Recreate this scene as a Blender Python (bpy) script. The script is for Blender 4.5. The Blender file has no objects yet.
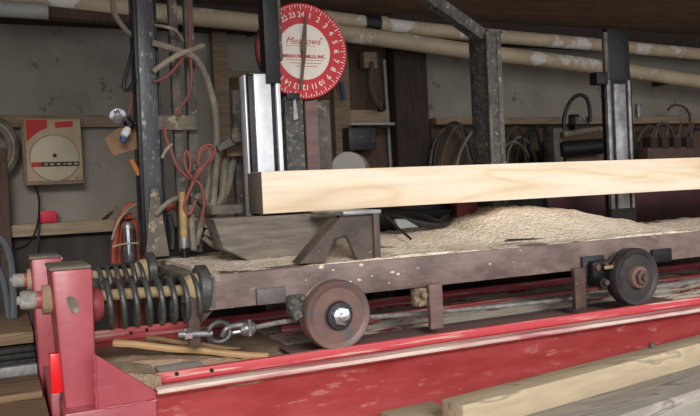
import bpy, bmesh, math, random
from mathutils import Vector, Matrix
random.seed(7)
SC = bpy.context.scene
COL = SC.collection
PI = math.pi

# ------------------------------------------------------------------ camera
YAW, PITCH, ROLL, FPX = math.radians(24.885), math.radians(1.2466), math.radians(2.6534), 760.0
CAM = Vector((0, 0, .9))
fw = Vector((math.sin(YAW)*math.cos(PITCH), math.cos(YAW)*math.cos(PITCH), -math.sin(PITCH)))
ri = Vector((math.cos(YAW), -math.sin(YAW), 0))
dn = fw.cross(ri)
rr = math.cos(ROLL)*ri + math.sin(ROLL)*dn
dd = -math.sin(ROLL)*ri + math.cos(ROLL)*dn
cd = bpy.data.cameras.new('camera'); cam = bpy.data.objects.new('camera', cd); COL.objects.link(cam)
cd.sensor_width = 36; cd.lens = FPX/700*36; cd.clip_start = .02
m = Matrix((( rr.x, -dd.x, -fw.x, CAM.x), (rr.y, -dd.y, -fw.y, CAM.y), (rr.z, -dd.z, -fw.z, CAM.z), (0, 0, 0, 1)))
cam.matrix_world = m
SC.camera = cam

def W(px, py, Y=None, Z=None):
    """survey: sight line of the photograph met with a vertical plane y=Y or a level plane z=Z"""
    d = rr*((px-350)/FPX) + dd*((py-208)/FPX) + fw
    t = Y/d.y if Y is not None else (Z-CAM.z)/d.z
    return CAM + d*t
def rect(x0, x1, y0, y1, Y):
    xm, ym = (x0+x1)/2, (y0+y1)/2
    return W(x0, ym, Y).x, W(x1, ym, Y).x, W(xm, y1, Y).z, W(xm, y0, Y).z   # X0, X1, Zlow, Zhigh

# ------------------------------------------------------------------ materials
def srgb(c): return tuple(((v/255)/12.92 if v/255 <= .04045 else ((v/255+.055)/1.055)**2.4) for v in c)
def mat(name, a, b=None, scale=12., rough=.7, metal=0., stretch=(1, 1, 1), bump=.15, c=None, cs=40., camt=.55, detail=6., lo=.35, hi=.65, bscale=None):
    """two tones mixed by noise, a third in specks; bump from fine noise"""
    M = bpy.data.materials.new(name); M.use_nodes = True
    n = M.node_tree.nodes; l = M.node_tree.links
    p = n['Principled BSDF']; p.inputs['Roughness'].default_value = rough; p.inputs['Metallic'].default_value = metal
    a = srgb(a); b = srgb(b) if b else tuple(v*.75 for v in a)
    tc = n.new('ShaderNodeTexCoord'); mp = n.new('ShaderNodeMapping'); mp.inputs['Scale'].default_value = stretch
    l.new(tc.outputs['Object'], mp.inputs['Vector'])
    t = n.new('ShaderNodeTexNoise'); t.inputs['Scale'].default_value = scale; t.inputs['Detail'].default_value = detail; t.inputs['Roughness'].default_value = .62
    l.new(mp.outputs[0], t.inputs['Vector'])
    mr = n.new('ShaderNodeMapRange'); mr.inputs[1].default_value = lo; mr.inputs[2].default_value = hi
    l.new(t.outputs['Fac'], mr.inputs[0])
    mx = n.new('ShaderNodeMix'); mx.data_type = 'RGBA'; mx.inputs[6].default_value = (*a, 1); mx.inputs[7].default_value = (*b, 1)
    l.new(mr.outputs[0], mx.inputs[0]); out = mx.outputs[2]
    if c:
        t2 = n.new('ShaderNodeTexNoise'); t2.inputs['Scale'].default_value = cs; t2.inputs['Detail'].default_value = 5; t2.inputs['Roughness'].default_value = .7
        l.new(mp.outputs[0], t2.inputs['Vector'])
        r2 = n.new('ShaderNodeMapRange'); r2.inputs[1].default_value = camt; r2.inputs[2].default_value = camt+.06
        l.new(t2.outputs['Fac'], r2.inputs[0])
        m2 = n.new('ShaderNodeMix'); m2.data_type = 'RGBA'; m2.inputs[7].default_value = (*srgb(c), 1)
        l.new(r2.outputs[0], m2.inputs[0]); l.new(out, m2.inputs[6]); out = m2.outputs[2]
    l.new(out, p.inputs['Base Color'])
    if bump:
        t3 = n.new('ShaderNodeTexNoise'); t3.inputs['Scale'].default_value = bscale or scale*5; t3.inputs['Detail'].default_value = 4
        l.new(mp.outputs[0], t3.inputs['Vector'])
        bp = n.new('ShaderNodeBump'); bp.inputs['Strength'].default_value = bump; bp.inputs['Distance'].default_value = .02
        l.new(t3.outputs['Fac'], bp.inputs['Height']); l.new(bp.outputs[0], p.inputs['Normal'])
    return M

MT = {}
def D(key, *a, **k): MT[key] = mat(key, *a, **k)
D('red_paint', (174, 80, 88), (162, 70, 78), 8, .36, c=(150, 104, 104), cs=30, camt=.66, bump=.05)
D('red_worn', (178, 74, 74), (158, 54, 54), 5, .45, stretch=(.7, 3, 3), c=(190, 112, 104), cs=12, camt=.6, bump=.06)
D('red_rail', (194, 68, 76), (214, 184, 170), 4, .5, stretch=(.7, 8, 22), lo=.54, hi=.66, bump=.06)
D('lip_worn', (222, 204, 188), (190, 110, 116), 4, .5, stretch=(.6, 8, 8), lo=.45, hi=.62, bump=.06)
D('bright_red', (232, 24, 34), (216, 14, 26), 10, .3, bump=0)
D('rust_beam', (134, 114, 108), (100, 80, 74), 6, .6, c=(150, 128, 120), cs=22, camt=.62, stretch=(.8, 1, 1.6), bump=.2, lo=.38, hi=.62)
D('rust_brown', (98, 74, 64), (70, 54, 48), 14, .7, c=(150, 128, 110), cs=40, camt=.64)
D('bracket_brown', (92, 78, 70), (66, 56, 50), 12, .6, c=(190, 176, 160), cs=24, camt=.66)
D('bracket_plate', (112, 102, 100), (92, 84, 84), 10, .6, .1)
D('caked', (172, 148, 118), (74, 58, 48), 34, .9, bump=.5)
D('wheel_rust', (128, 98, 88), (104, 84, 80), 9, .5, .2, c=(92, 92, 98), cs=14, camt=.58, bump=.08)
D('wheel_dark', (74, 66, 66), (54, 50, 52), 9, .5, .3, c=(104, 84, 78), cs=14, camt=.6, bump=.08)
D('worn_steel', (176, 174, 176), (120, 116, 116), 16, .4, .6, bump=.08)
D('polished', (252, 252, 255), (220, 222, 230), 9, .35, .25, c=(40, 40, 48), cs=26, camt=.7, bump=.04)
D('dark_steel', (58, 58, 64), (38, 38, 44), 8, .45, .25, c=(122, 116, 108), cs=26, camt=.62, bump=.1)
D('black_steel', (30, 29, 31), (20, 20, 22), 8, .45, .2, c=(96, 90, 84), cs=30, camt=.67, bump=.1)
D('mast_steel', (76, 76, 80), (60, 60, 64), 5, .4, .2, stretch=(2, 2, .8), c=(140, 134, 124), cs=22, camt=.56, bump=.1)
D('dusty_steel', (110, 103, 93), (72, 68, 64), 14, .8, c=(150, 138, 120), cs=26, camt=.58, bump=.3)
D('gritty_steel', (104, 101, 96), (70, 69, 67), 26, .6, .1, c=(158, 154, 146), cs=60, camt=.57, bump=.6)
D('spring_steel', (92, 93, 90), (64, 66, 66), 20, .38, .35, c=(128, 120, 106), cs=30, camt=.6, bump=.1)
D('nut_grey', (178, 172, 162), (136, 132, 126), 40, .75, c=(104, 100, 96), cs=60, camt=.6, bump=.4)
D('dusty_rod', (176, 152, 116), (140, 118, 92), 14, .85, bump=.2)
D('dusty_plate', (122, 112, 98), (88, 82, 74), 8, .9, c=(160, 146, 122), cs=22, camt=.56, bump=.3)
D('weathered_grey', (132, 121, 109), (98, 90, 82), 6, .85, stretch=(1, 1, 7), c=(80, 74, 70), cs=20, camt=.62, bump=.25)
D('sawdust', (240, 226, 206), (222, 204, 182), 9, .95, c=(176, 154, 130), cs=40, camt=.6, bump=1., bscale=70)
D('litter_brown', (176, 150, 124), (150, 122, 98), 7, .95, stretch=(.8, 3, 3), c=(146, 50, 52), cs=6, camt=.64, bump=.6, bscale=60)
D('sawdust_dull', (190, 168, 136), (150, 128, 102), 9, .95, c=(128, 106, 84), cs=30, camt=.6, bump=.9, bscale=90)
D('bed', (246, 236, 218), (222, 208, 186), 6, .95, stretch=(.8, 5, 5), c=(160, 48, 54), cs=4, camt=.54, bump=.5, bscale=60)
D('tan_girt', (150, 128, 104), (120, 102, 84), 8, .85, stretch=(1, 8, 8), c=(94, 80, 68), cs=18, camt=.62)
D('pale_girt', (172, 150, 124), (140, 122, 102), 8, .85, stretch=(1, 8, 8), c=(110, 94, 78), cs=18, camt=.64)
D('brown_wood', (98, 76, 60), (76, 58, 46), 6, .85, stretch=(6, 6, 1), c=(58, 44, 36), cs=16, camt=.6)
D('dark_wood', (66, 50, 42), (44, 34, 30), 8, .85, stretch=(6, 6, 1), c=(120, 104, 90), cs=34, camt=.68)
D('roof_wood', (116, 90, 70), (92, 72, 56), 4, .9, stretch=(1, 6, 1), bump=.2)
D('wall_panel', (150, 142, 131), (130, 122, 112), 3, .9, c=(104, 96, 88), cs=7, camt=.6, bump=.1)
D('wall_dark', (74, 66, 60), (54, 48, 44), 4, .9, stretch=(3, 3, 1), bump=.15)
D('pvc', (206, 188, 160), (176, 156, 128), 3, .5, c=(226, 220, 214), cs=3, camt=.56, bump=.03)
D('pvc_white', (186, 186, 184), (166, 164, 160), 3, .5, bump=.03)
D('rope_grey', (150, 148, 142), (110, 106, 102), 30, .6, .2)
D('conduit', (150, 150, 150), (120, 118, 116), 10, .5, .4)
D('rubber', (34, 33, 34), (24, 24, 25), 14, .55, c=(96, 88, 80), cs=24, camt=.66)
D('hose_grey', (146, 136, 120), (104, 97, 87), 14, .85, c=(150, 138, 118), cs=28, camt=.6, bump=.3)
D('hose_pale', (172, 158, 136), (128, 116, 100), 14, .85, bump=.3)
D('hose_blue', (96, 100, 104), (76, 80, 84), 10, .6)
D('red_wire', (150, 70, 64), (126, 82, 72), 18, .6, c=(150, 120, 104), cs=30, camt=.62)
D('orange_hose', (166, 74, 48), (128, 56, 40), 10, .55, c=(120, 80, 64), cs=20, camt=.64)
D('yellow_grip', (176, 146, 96), (150, 122, 82), 10, .6)
D('chrome', (235, 235, 238), (190, 190, 196), 6, .12, .9, bump=.02)
D('cardboard', (140, 108, 80), (120, 92, 68), 6, .9)
D('orange', (184, 112, 58), (160, 96, 52), 10, .7)
D('white_plastic', (214, 214, 210), (190, 190, 188), 8, .5)
D('blue', (60, 84, 128), (48, 66, 104), 8, .6)
D('pink_box', (222, 42, 74), (204, 34, 64), 8, .6)
D('box_card', (188, 166, 138), (164, 144, 116), 6, .85, c=(128, 102, 80), cs=14, camt=.64, bump=.05)
D('print_red', (196, 52, 48), (176, 44, 42), 8, .7, bump=0)
D('print_black', (52, 44, 42), (36, 32, 32), 8, .7, bump=0)
D('blade_grey', (182, 170, 144), (164, 152, 128), 4, .5, .15, bump=.03)
D('dial_red', (206, 44, 52), (188, 36, 46), 8, .5, c=(216, 90, 90), cs=30, camt=.68, bump=.03)
D('dial_cream', (240, 230, 218), (226, 214, 202), 6, .6, c=(200, 186, 174), cs=20, camt=.66, bump=.02)
D('dial_print', (250, 226, 220), (240, 208, 204), 10, .6, bump=0)
D('pointer', (110, 92, 80), (84, 70, 62), 20, .6, .2)
D('script_red', (196, 70, 68), (186, 60, 60), 10, .6, bump=0)
D('roll_grey', (176, 170, 164), (156, 148, 142), 6, .85)
D('maroon', (84, 34, 40), (58, 26, 32), 5, .6, c=(120, 96, 84), cs=30, camt=.68)
D('maroon_block', (120, 34, 46), (98, 26, 38), 8, .6)
D('strip_brown', (136, 108, 102), (110, 86, 82), 6, .7, stretch=(1, 4, 4))
D('slab', (240, 236, 226), (226, 220, 208), 4, .8)

def timber_mat(key, a, b, c, sc=3.2, dist=5., rot=0):
    M = bpy.data.materials.new(key); M.use_nodes = True
    n = M.node_tree.nodes; l = M.node_tree.links; p = n['Principled BSDF']; p.inputs['Roughness'].default_value = .75
    tc = n.new('ShaderNodeTexCoord'); mp = n.new('ShaderNodeMapping'); mp.inputs['Scale'].default_value = (.22, 1.6, 1.6); mp.inputs['Rotation'].default_value = (0, 0, rot)
    l.new(tc.outputs['Object'], mp.inputs['Vector'])
    w = n.new('ShaderNodeTexNoise'); w.inputs['Scale'].default_value = sc; w.inputs['Detail'].default_value = 3; w.inputs['Distortion'].default_value = .4
    l.new(mp.outputs[0], w.inputs['Vector'])
    mu = n.new('ShaderNodeMath'); mu.operation = 'MULTIPLY'; mu.inputs[1].default_value = dist; l.new(w.outputs['Fac'], mu.inputs[0])
    fr = n.new('ShaderNodeMath'); fr.operation = 'PINGPONG'; fr.inputs[1].default_value = .5; l.new(mu.outputs[0], fr.inputs[0])
    mr = n.new('ShaderNodeMapRange'); mr.inputs[1].default_value = 0; mr.inputs[2].default_value = .5; l.new(fr.outputs[0], mr.inputs[0])
    cr = n.new('ShaderNodeValToRGB'); e = cr.color_ramp.elements
    e[0].color = (*srgb(c), 1); e[0].position = 0; e[1].color = (*srgb(a), 1); e[1].position = .22
    x = e.new(.75); x.color = (*srgb(b), 1)
    l.new(mr.outputs[0], cr.inputs[0])
    n2 = n.new('ShaderNodeTexNoise'); n2.inputs['Scale'].default_value = 30; n2.inputs['Detail'].default_value = 5
    mp2 = n.new('ShaderNodeMapping'); mp2.inputs['Scale'].default_value = (.1, 1, 1.6); mp2.inputs['Rotation'].default_value = (0, 0, rot)
    l.new(tc.outputs['Object'], mp2.inputs['Vector']); l.new(mp2.outputs[0], n2.inputs['Vector'])
    m2 = n.new('ShaderNodeMix'); m2.data_type = 'RGBA'; m2.blend_type = 'MULTIPLY'; m2.inputs[0].default_value = .35
    l.new(cr.outputs[0], m2.inputs[6]); l.new(n2.outputs['Fac'], m2.inputs[7])
    g = n.new('ShaderNodeMix'); g.data_type = 'RGBA'; g.blend_type = 'MULTIPLY'; g.inputs[0].default_value = 1; g.inputs[7].default_value = (1.22, 1.22, 1.22, 1)
    l.new(m2.outputs[2], g.inputs[6])
    l.new(g.outputs[2], p.inputs['Base Color'])
    bp = n.new('ShaderNodeBump'); bp.inputs['Strength'].default_value = .08; l.new(n2.outputs['Fac'], bp.inputs['Height']); l.new(bp.outputs[0], p.inputs['Normal'])
    MT[key] = M
timber_mat('fresh_wood', (236, 214, 184), (240, 224, 202), (226, 200, 166), 2.6, 4.5)
timber_mat('end_grain', (134, 120, 108), (118, 104, 94), (88, 78, 72), 10, 9)
timber_mat('board_tan', (194, 174, 142), (180, 162, 134), (150, 136, 116), 5, rot=-.2)
timber_mat('board_grey', (168, 160, 150), (150, 142, 134), (120, 112, 106), 5, rot=-.2)
timber_mat('floor_board', (140, 114, 86), (122, 98, 74), (84, 68, 54), 5)
timber_mat('stick', (196, 160, 118), (182, 146, 104), (150, 116, 82), 6)

# ------------------------------------------------------------------ mesh builder
class B:
    def __init__(s): s.bm = bmesh.new(); s.mi = 0
    def m(s, i): s.mi = i; return s
    def _fin(s, faces, smooth=False):
        for f in faces: f.material_index = s.mi; f.smooth = smooth
    def hexa(s, pts, bev=0.):
        """8 points: bottom ring then top ring"""
        t = bmesh.new(); v = [t.verts.new(p) for p in pts]
        for q in ((3,2,1,0),(4,5,6,7),(0,1,5,4),(1,2,6,5),(2,3,7,6),(3,0,4,7)): t.faces.new([v[i] for i in q])
        s._merge(t, bev); return s
    def _merge(s, t, bev=0., smooth=False, seg=2):
        bmesh.ops.recalc_face_normals(t, faces=t.faces)
        if bev > 0: bmesh.ops.bevel(t, geom=list(t.edges), offset=bev, segments=seg, affect='EDGES', profile=.5)
        mp = {}
        for v in t.verts: mp[v] = s.bm.verts.new(v.co)
        fs = []
        for f in t.faces:
            try: fs.append(s.bm.faces.new([mp[v] for v in f.verts]))
            except ValueError: pass
        s._fin(fs, smooth); t.free()
    def box(s, x0, x1, y0, y1, z0, z1, bev=.003):
        return s.hexa([(x0,y0,z0),(x1,y0,z0),(x1,y1,z0),(x0,y1,z0),(x0,y0,z1),(x1,y0,z1),(x1,y1,z1),(x0,y1,z1)], bev)
    def prism(s, poly, d0, d1, axis='y', bev=.002):
        t = bmesh.new()
        mk = (lambda p, d: (p[0], d, p[1])) if axis == 'y' else ((lambda p, d: (d, p[0], p[1])) if axis == 'x' else (lambda p, d: (p[0], p[1], d)))
        a = [t.verts.new(mk(p, d0)) for p in poly]; b = [t.verts.new(mk(p, d1)) for p in poly]
        n = len(poly)
        t.faces.new(a); t.faces.new(b[::-1])
        for i in range(n): t.faces.new([a[i], a[(i+1) % n], b[(i+1) % n], b[i]])
        s._merge(t, bev, seg=1); return s
    def tube(s, pts, r, n=8, closed=False, sm=True, caps=True):
        pts = [Vector(p) for p in pts]; N = len(pts); R = r if isinstance(r, (list, tuple)) else [r]*N
        up = None; rings = []
        for i, p in enumerate(pts):
            if closed: t = pts[(i+1) % N]-pts[i-1]
            else: t = pts[min(i+1, N-1)]-pts[max(i-1, 0)]
            t = t.normalized() if t.length > 1e-9 else Vector((0, 0, 1))
            if up is None:
                up = t.cross(Vector((0, 0, 1)))
                if up.length < .05: up = t.cross(Vector((1, 0, 0)))
            up = (up-t*up.dot(t)).normalized(); w = t.cross(up)
            rings.append([s.bm.verts.new(p+R[i]*(math.cos(2*PI*k/n)*up+math.sin(2*PI*k/n)*w)) for k in range(n)])
        fs = []
        for i in range(N if closed else N-1):
            a, b = rings[i], rings[(i+1) % N]
            for k in range(n): fs.append(s.bm.faces.new([a[k], a[(k+1) % n], b[(k+1) % n], b[k]]))
        s._fin(fs, sm)
        if caps and not closed: s._fin([s.bm.faces.new(rings[0][::-1]), s.bm.faces.new(rings[-1])])
        return s
    def cyl(s, p0, p1, r0, r1=None, n=24): return s.tube([p0, p1], [r0, r0 if r1 is None else r1], n)
    def lathe(s, c, axis, prof, n=40):
        """prof: list of (distance along axis, radius); flat shaded at hard corners by repeating points"""
        c = Vector(c); axis = Vector(axis).normalized(); u = axis.orthogonal().normalized(); w = axis.cross(u)
        rings = []
        for d, r in prof:
            rings.append([s.bm.verts.new(c+axis*d+r*(math.cos(2*PI*k/n)*u+math.sin(2*PI*k/n)*w)) for k in range(n)] if r > 1e-6 else [s.bm.verts.new(c+axis*d)])
        for a, b in zip(rings, rings[1:]):
            fs = []
            for k in range(n):
                q = [a[k % len(a)], a[(k+1) % len(a)], b[(k+1) % len(b)], b[k % len(b)]]
                q = list(dict.fromkeys(q))
                if len(q) > 2: fs.append(s.bm.faces.new(q))
            s._fin(fs, True)
        return s
def cat(pts, k=6, closed=False):
    P = [Vector(p) for p in pts]; N = len(P); out = []
    for i in range(N if closed else N-1):
        g = (lambda j: P[j % N]) if closed else (lambda j: P[max(0, min(N-1, j))])
        a, b, c, d = g(i-1), g(i), g(i+1), g(i+2)
        for q in range(k):
            t = q/k; out.append(.5*((2*b)+(c-a)*t+(2*a-5*b+4*c-d)*t*t+(3*b-a-3*c+d)*t**3))
    if not closed: out.append(P[-1])
    return out
def hp(*pp):
    """hose route: (px, py, Y) triples"""
    return [W(a, b, Y=c) for a, b, c in pp]

def obj(name, b, mats, parent=None, origin=None):
    me = bpy.data.meshes.new(name); bm = b.bm
    bmesh.ops.recalc_face_normals(bm, faces=bm.faces)
    root = parent
    while root is not None and root.parent: root = root.parent
    if root is not None: off = root.location.copy()
    else:
        if origin is None:
            xs = [v.co for v in bm.verts]; off = Vector(((min(v.x for v in xs)+max(v.x for v in xs))/2, (min(v.y for v in xs)+max(v.y for v in xs))/2, min(v.z for v in xs)))
        else: off = Vector(origin)
    bmesh.ops.translate(bm, verts=bm.verts, vec=-off)
    bm.to_mesh(me); bm.free()
    for k in (mats if isinstance(mats, (list, tuple)) else [mats]): me.materials.append(MT[k])
    try: me.set_sharp_from_angle(angle=math.radians(42))
    except Exception: pass
    o = bpy.data.objects.new(name, me); COL.objects.link(o)
    if parent is not None: o.parent = parent
    else: o.location = off
    return o
def tag(o, label, catg, group=None, kind=None):
    o['label'] = label; o['category'] = catg
    if group: o['group'] = group
    if kind: o['kind'] = kind
    return o
def thing(name, label, catg, loc, group=None):
    o = bpy.data.objects.new(name, None); o.empty_display_size = .05; COL.objects.link(o); o.location = loc
    return tag(o, label, catg, group)
def struct(name, b, mats, label, catg='wall'):
    o = obj(name, b, mats); tag(o, label, catg, kind='structure'); return o
def text_mesh(body, size, shear=0., bold=0.):
    cu = bpy.data.curves.new('lettering', 'FONT'); cu.body = body; cu.size = size; cu.align_x = 'CENTER'; cu.align_y = 'CENTER'
    cu.shear = shear; cu.offset = bold; cu.extrude = .0006; cu.resolution_u = 3
    o = bpy.data.objects.new('lettering', cu); COL.objects.link(o)
    dg = bpy.context.evaluated_depsgraph_get(); dg.update()
    me = bpy.data.meshes.new_from_object(o.evaluated_get(dg)); bpy.data.objects.remove(o); bpy.data.curves.remove(cu)
    return me
def add_text(b, body, size, c, rot=0., shear=0., bold=0., Yf=0.):
    """text standing on a plane facing -y, centred at (x,z)=c"""
    me = text_mesh(body, size, shear, bold); cs, sn = math.cos(rot), math.sin(rot); vs = []
    for v in me.vertices:
        x, y = v.co.x*cs-v.co.y*sn, v.co.x*sn+v.co.y*cs
        vs.append(b.bm.verts.new((c[0]+x, Yf-v.co.z, c[1]+y)))
    fs = []
    for p in me.polygons:
        try: fs.append(b.bm.faces.new([vs[i] for i in p.vertices]))
        except ValueError: pass
    b._fin(fs); bpy.data.meshes.remove(me)

# ------------------------------------------------------------------ setting
YW = 4.1
struct('floor', B().box(-1.6, 7.4, -1.2, YW, .02, .1, 0), 'floor_board', 'brown plank floor of the saw shed beside the red track', 'floor')
struct('wall_back', B().box(-1.6, 7.4, YW, YW+.08, .02, 1.95, 0), 'wall_panel', 'grey dusty panel wall at the back of the shed')
struct('added_wall_left', B().box(-1.68, -1.6, .9, YW, .02, 2.75, 0), 'wall_dark', 'unseen dark wall added on the left to block light')  # added out of view to block light from the left
struct('added_wall_right', B().box(7.4, 7.48, -.2, YW, .02, 2.9, 0), 'wall_dark', 'unseen dark wall added on the right to darken the background')  # added out of view so the right end stays darker
RS = .2
def rz(y): return 1.93+RS*(YW-y)
b = B(); b.hexa([(-1.7, -.6, rz(-.6)), (7.5, -.6, rz(-.6)), (7.5, YW+.1, rz(YW+.1)), (-1.7, YW+.1, rz(YW+.1)),
                 (-1.7, -.6, rz(-.6)+.05), (7.5, -.6, rz(-.6)+.05), (7.5, YW+.1, rz(YW+.1)+.05), (-1.7, YW+.1, rz(YW+.1)+.05)])  # unseen front stretch and low pitch shaped to keep the back wall dark
struct('ceiling', b, 'roof_wood', 'dark brown sloping underside of the shed roof', 'ceiling')
struct('trim_14', B().box(-1.5, .106, 2.05, YW-.13, .1, .3, .003), 'floor_board', 'raised plank platform on the shed floor left of the red posts', 'platform')
# girts and studs on the back wall
def wz(px, py): return W(px, py, YW).z
struct('trim_1', B().box(-1.5, W(138, 0, YW).x, YW-.04, YW, wz(60, 128), wz(60, 116), .004), 'tan_girt', 'tan wooden girt on the grey wall above the red and cream blade carton', 'girt')
struct('trim_2', B().box(W(9, 230, YW).x, W(260, 230, YW).x, YW-.09, YW, wz(60, 234), wz(60, 222), .004), 'pale_girt', 'pale wooden ledge on the wall under the small red box', 'ledge')
struct('trim_3', B().box(-1.5, W(262, 270, YW).x, YW-.03, YW, .1, wz(60, 234), 0), 'wall_dark', 'dark lower boarding of the wall under the pale ledge', 'wall boarding')
struct('trim_4', B().box(W(395, 80, 3.98).x, W(428, 80, 3.98).x, 3.985, YW, .1, 1.95, .006), 'dark_wood', 'wide dark brown wooden post at the back wall beside the grey conduit', 'post')
struct('trim_5', B().box(W(211, 70, YW).x, W(226, 70, YW).x, YW-.05, YW, .7, 1.95, .004), 'tan_girt', 'tan wooden stud on the back wall behind the hose mast', 'stud')
struct('trim_6', B().box(W(330, 100, YW).x, W(346, 100, YW).x, YW-.06, YW, .5, 1.95, .004), 'tan_girt', 'tan wooden stud on the back wall right of the red dial', 'stud')
struct('trim_7', B().box(W(-2, 200, YW).x, W(9, 200, YW).x, YW-.12, YW, .1, wz(0, 150), .004), 'brown_wood', 'brown wooden upright at the left end of the pale wall ledge', 'stud')
struct('trim_8', B().box(W(428, 120, YW).x, 7.4, YW-.10, YW, wz(480, 126), wz(480, 119), .004), 'tan_girt', 'brown wooden ledge along the back wall behind the black hose loops', 'ledge')
struct('trim_9', B().box(W(428, 120, YW).x, 7.4, YW-.03, YW, .1, wz(480, 126), 0), 'brown_wood', 'dark lower boarding of the wall behind the hanging hoses', 'wall boarding')
struct('trim_10', B().box(-1.5, 7.3, YW-.12, YW, 1.80, 1.93, .004), 'dark_wood', 'dark wooden plate under the roof along the top of the back wall', 'wall plate')
struct('trim_11', B().box(W(226, 75, YW).x, W(330, 75, YW).x, YW-.04, YW, wz(240, 79), wz(240, 72), .004), 'tan_girt', 'thin tan wooden rail on the back wall left of the red dial', 'girt')
struct('trim_12', B().box(W(226, 75, YW).x, W(330, 75, YW).x, YW-.025, YW, .7, wz(240, 79), .0), 'brown_wood', 'brown boarding of the wall behind the polished knee', 'wall boarding')
struct('trim_13', B().box(W(346, 75, YW).x, W(396, 75, YW).x, YW-.025, YW, .5, 1.85, .0), 'brown_wood', 'brown boarding of the wall behind the curved handle', 'wall boarding')

# pipes under the roof edge
def pipe(name, pts, r, mk, label, extra=None):
    t = thing(name, label, 'pipe', W(*pts[0][:2], Y=pts[0][2]))
    obj('pipe_run', B().tube(cat(hp(*pts), 8), r, 16), mk, t)
    if extra: extra(t)
    return t
pipe('plastic_pipe', [(-60, -14, 3.86), (150, 12, 3.86), (256, 23, 3.86), (347, 34, 3.86), (470, 51, 3.86), (600, 67, 3.86), (740, 88, 3.86)], .048, 'pvc',
     'long cream plastic pipe sloping across the back wall, the lower one right of the dial', lambda t: [obj('pipe_hanger', B().box(W(px_, py_, 3.86).x-.015, W(px_, py_, 3.86).x+.015, 3.90, YW-.001, W(px_, py_, 3.86).z-.02, W(px_, py_, 3.86).z+.02, .002), 'dark_wood', t) for px_, py_ in ((262, 24), (500, 55), (680, 79))])
def coup(t):
    a, c = W(364, 23, 3.93), W(378, 24, 3.93); obj('coupling', B().cyl(a, c, .054, None, 20), 'rubber', t)['label'] = 'black rubber coupling'
    a2 = W(386, 25, 3.93); obj('collar', B().cyl(c, a2, .048, None, 20), 'pvc', t)
pipe('plastic_pipe', [(318, 17, 3.93), (370, 23.5, 3.93), (470, 34, 3.93), (600, 45, 3.93), (740, 58, 3.93)], .043, 'pvc',
     'cream plastic pipe with a black rubber coupling above the lower pipe', coup)
pipe('plastic_pipe', [(-60, 6, 3.8), (0, 9, 3.8), (48, 12, 3.8)], .036, 'pvc_white', 'whitish stub of pipe high in the far left corner')
tag(obj('rusty_beam', B().tube(hp((46, 12, 3.86), (134, 19, 3.86)), .038, 8), 'brown_wood'), 'rusty brown pole end beside the whitish pipe stub at upper left', 'pole')
tag(obj('conduit', B().tube(hp((384, 60, YW-.0385), (390.5, 165, YW-.0385), (392, 230, YW-.0385)), .014, 12), 'conduit'), 'thin grey vertical conduit beside the dark wide wall post', 'conduit')

# ------------------------------------------------------------------ track frame
X1 = 4.6
tr = thing('track_frame', 'red painted steel track frame with two end posts and worn rails', 'track', (.18, 2.5, .1))
CH0 = W(157, 390, 2.1).x
prof = [(2.10, .383), (2.10, .366), (2.128, .362), (2.128, .122), (2.10, .118), (2.10, .1), (2.30, .1), (2.30, .383)]
obj('channel', B().prism(prof, CH0, X1, 'x', .003), 'red_worn', tr)
obj('flange_lip', B().box(CH0, X1, 2.094, 2.155, .372, .386, .004), 'lip_worn', tr)['label'] = 'white-worn edge of the front channel'
rl = obj('rail', B().box(CH0+.01, X1, 2.165, 2.185, .384, .414, .003), 'red_rail', tr)
for px in (177, 212):
    p = W(px, 374-(px-177)*.1, 2.16); obj('bolt_hole', B().cyl((p.x, 2.166, p.z), (p.x, 2.161, p.z), .006, None, 12), 'black_steel', rl)
obj('flat_bar', B().box(W(290, 340, 2.3).x, W(672, 295, 2.3).x, 2.20, 2.42, .385, .391, .002), 'strip_brown', tr)['label'] = 'brown rusty flat bar inside the front rail'
obj('channel', B().prism([(2.90, .39), (2.90, .1), (3.02, .1), (3.02, .39)], .22, X1, 'x', .003), 'red_worn', tr)
rl = obj('rail', B().box(.26, X1, 2.925, 2.945, .388, .43, .003), 'red_rail', tr)
obj('guide_angle', B().box(.95, X1, 2.71, 2.735, .341, .405, .003), 'red_rail', tr)['label'] = 'thin red angle between the rails'
for px in (131, 147):
    p = W(px, 333-(px-131)*.2, 2.92); obj('bolt_hole', B().cyl((p.x, 2.926, p.z), (p.x, 2.921, p.z), .006, None, 12), 'black_steel', rl)
obj('bed_plate', B().box(.2, X1, 2.30, 2.90, .28, .34, .002), 'red_worn', tr)
# base beam and gusset under the near post
xa = W(66, 411, 2.11).x
obj('base_beam', B().box(W(66, 411, 2.115).x-.004, CH0, 2.115, 2.32, .1, .352, .004), 'red_paint', tr)
g0, g1, g2 = W(98, 353, 2.13), W(156, 391, 2.13), W(98, 404, 2.13)
obj('gusset', B().prism([(g0.x-.01, g0.z), (g1.x, g1.z), (g1.x, g1.z-.02), (g2.x-.01, .34)], 2.122, 2.138, 'y', .002), 'red_paint', tr)
# weld beads
wb = B(); rnd = random.Random(3)
wb.tube([(g2.x+rnd.uniform(-.002, .002)-.004, 2.122, .345+i*(g0.z-.345)/14) for i in range(15)], [rnd.uniform(.003, .0055) for _ in range(15)], 8)
wb.tube([(.235+i*(g1.x-.235)/18, 2.118, .351+rnd.uniform(-.0015, .0015)) for i in range(19)], [rnd.uniform(.0025, .0045) for _ in range(19)], 8)
obj('weld_bead', wb, 'red_paint', tr)
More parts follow.
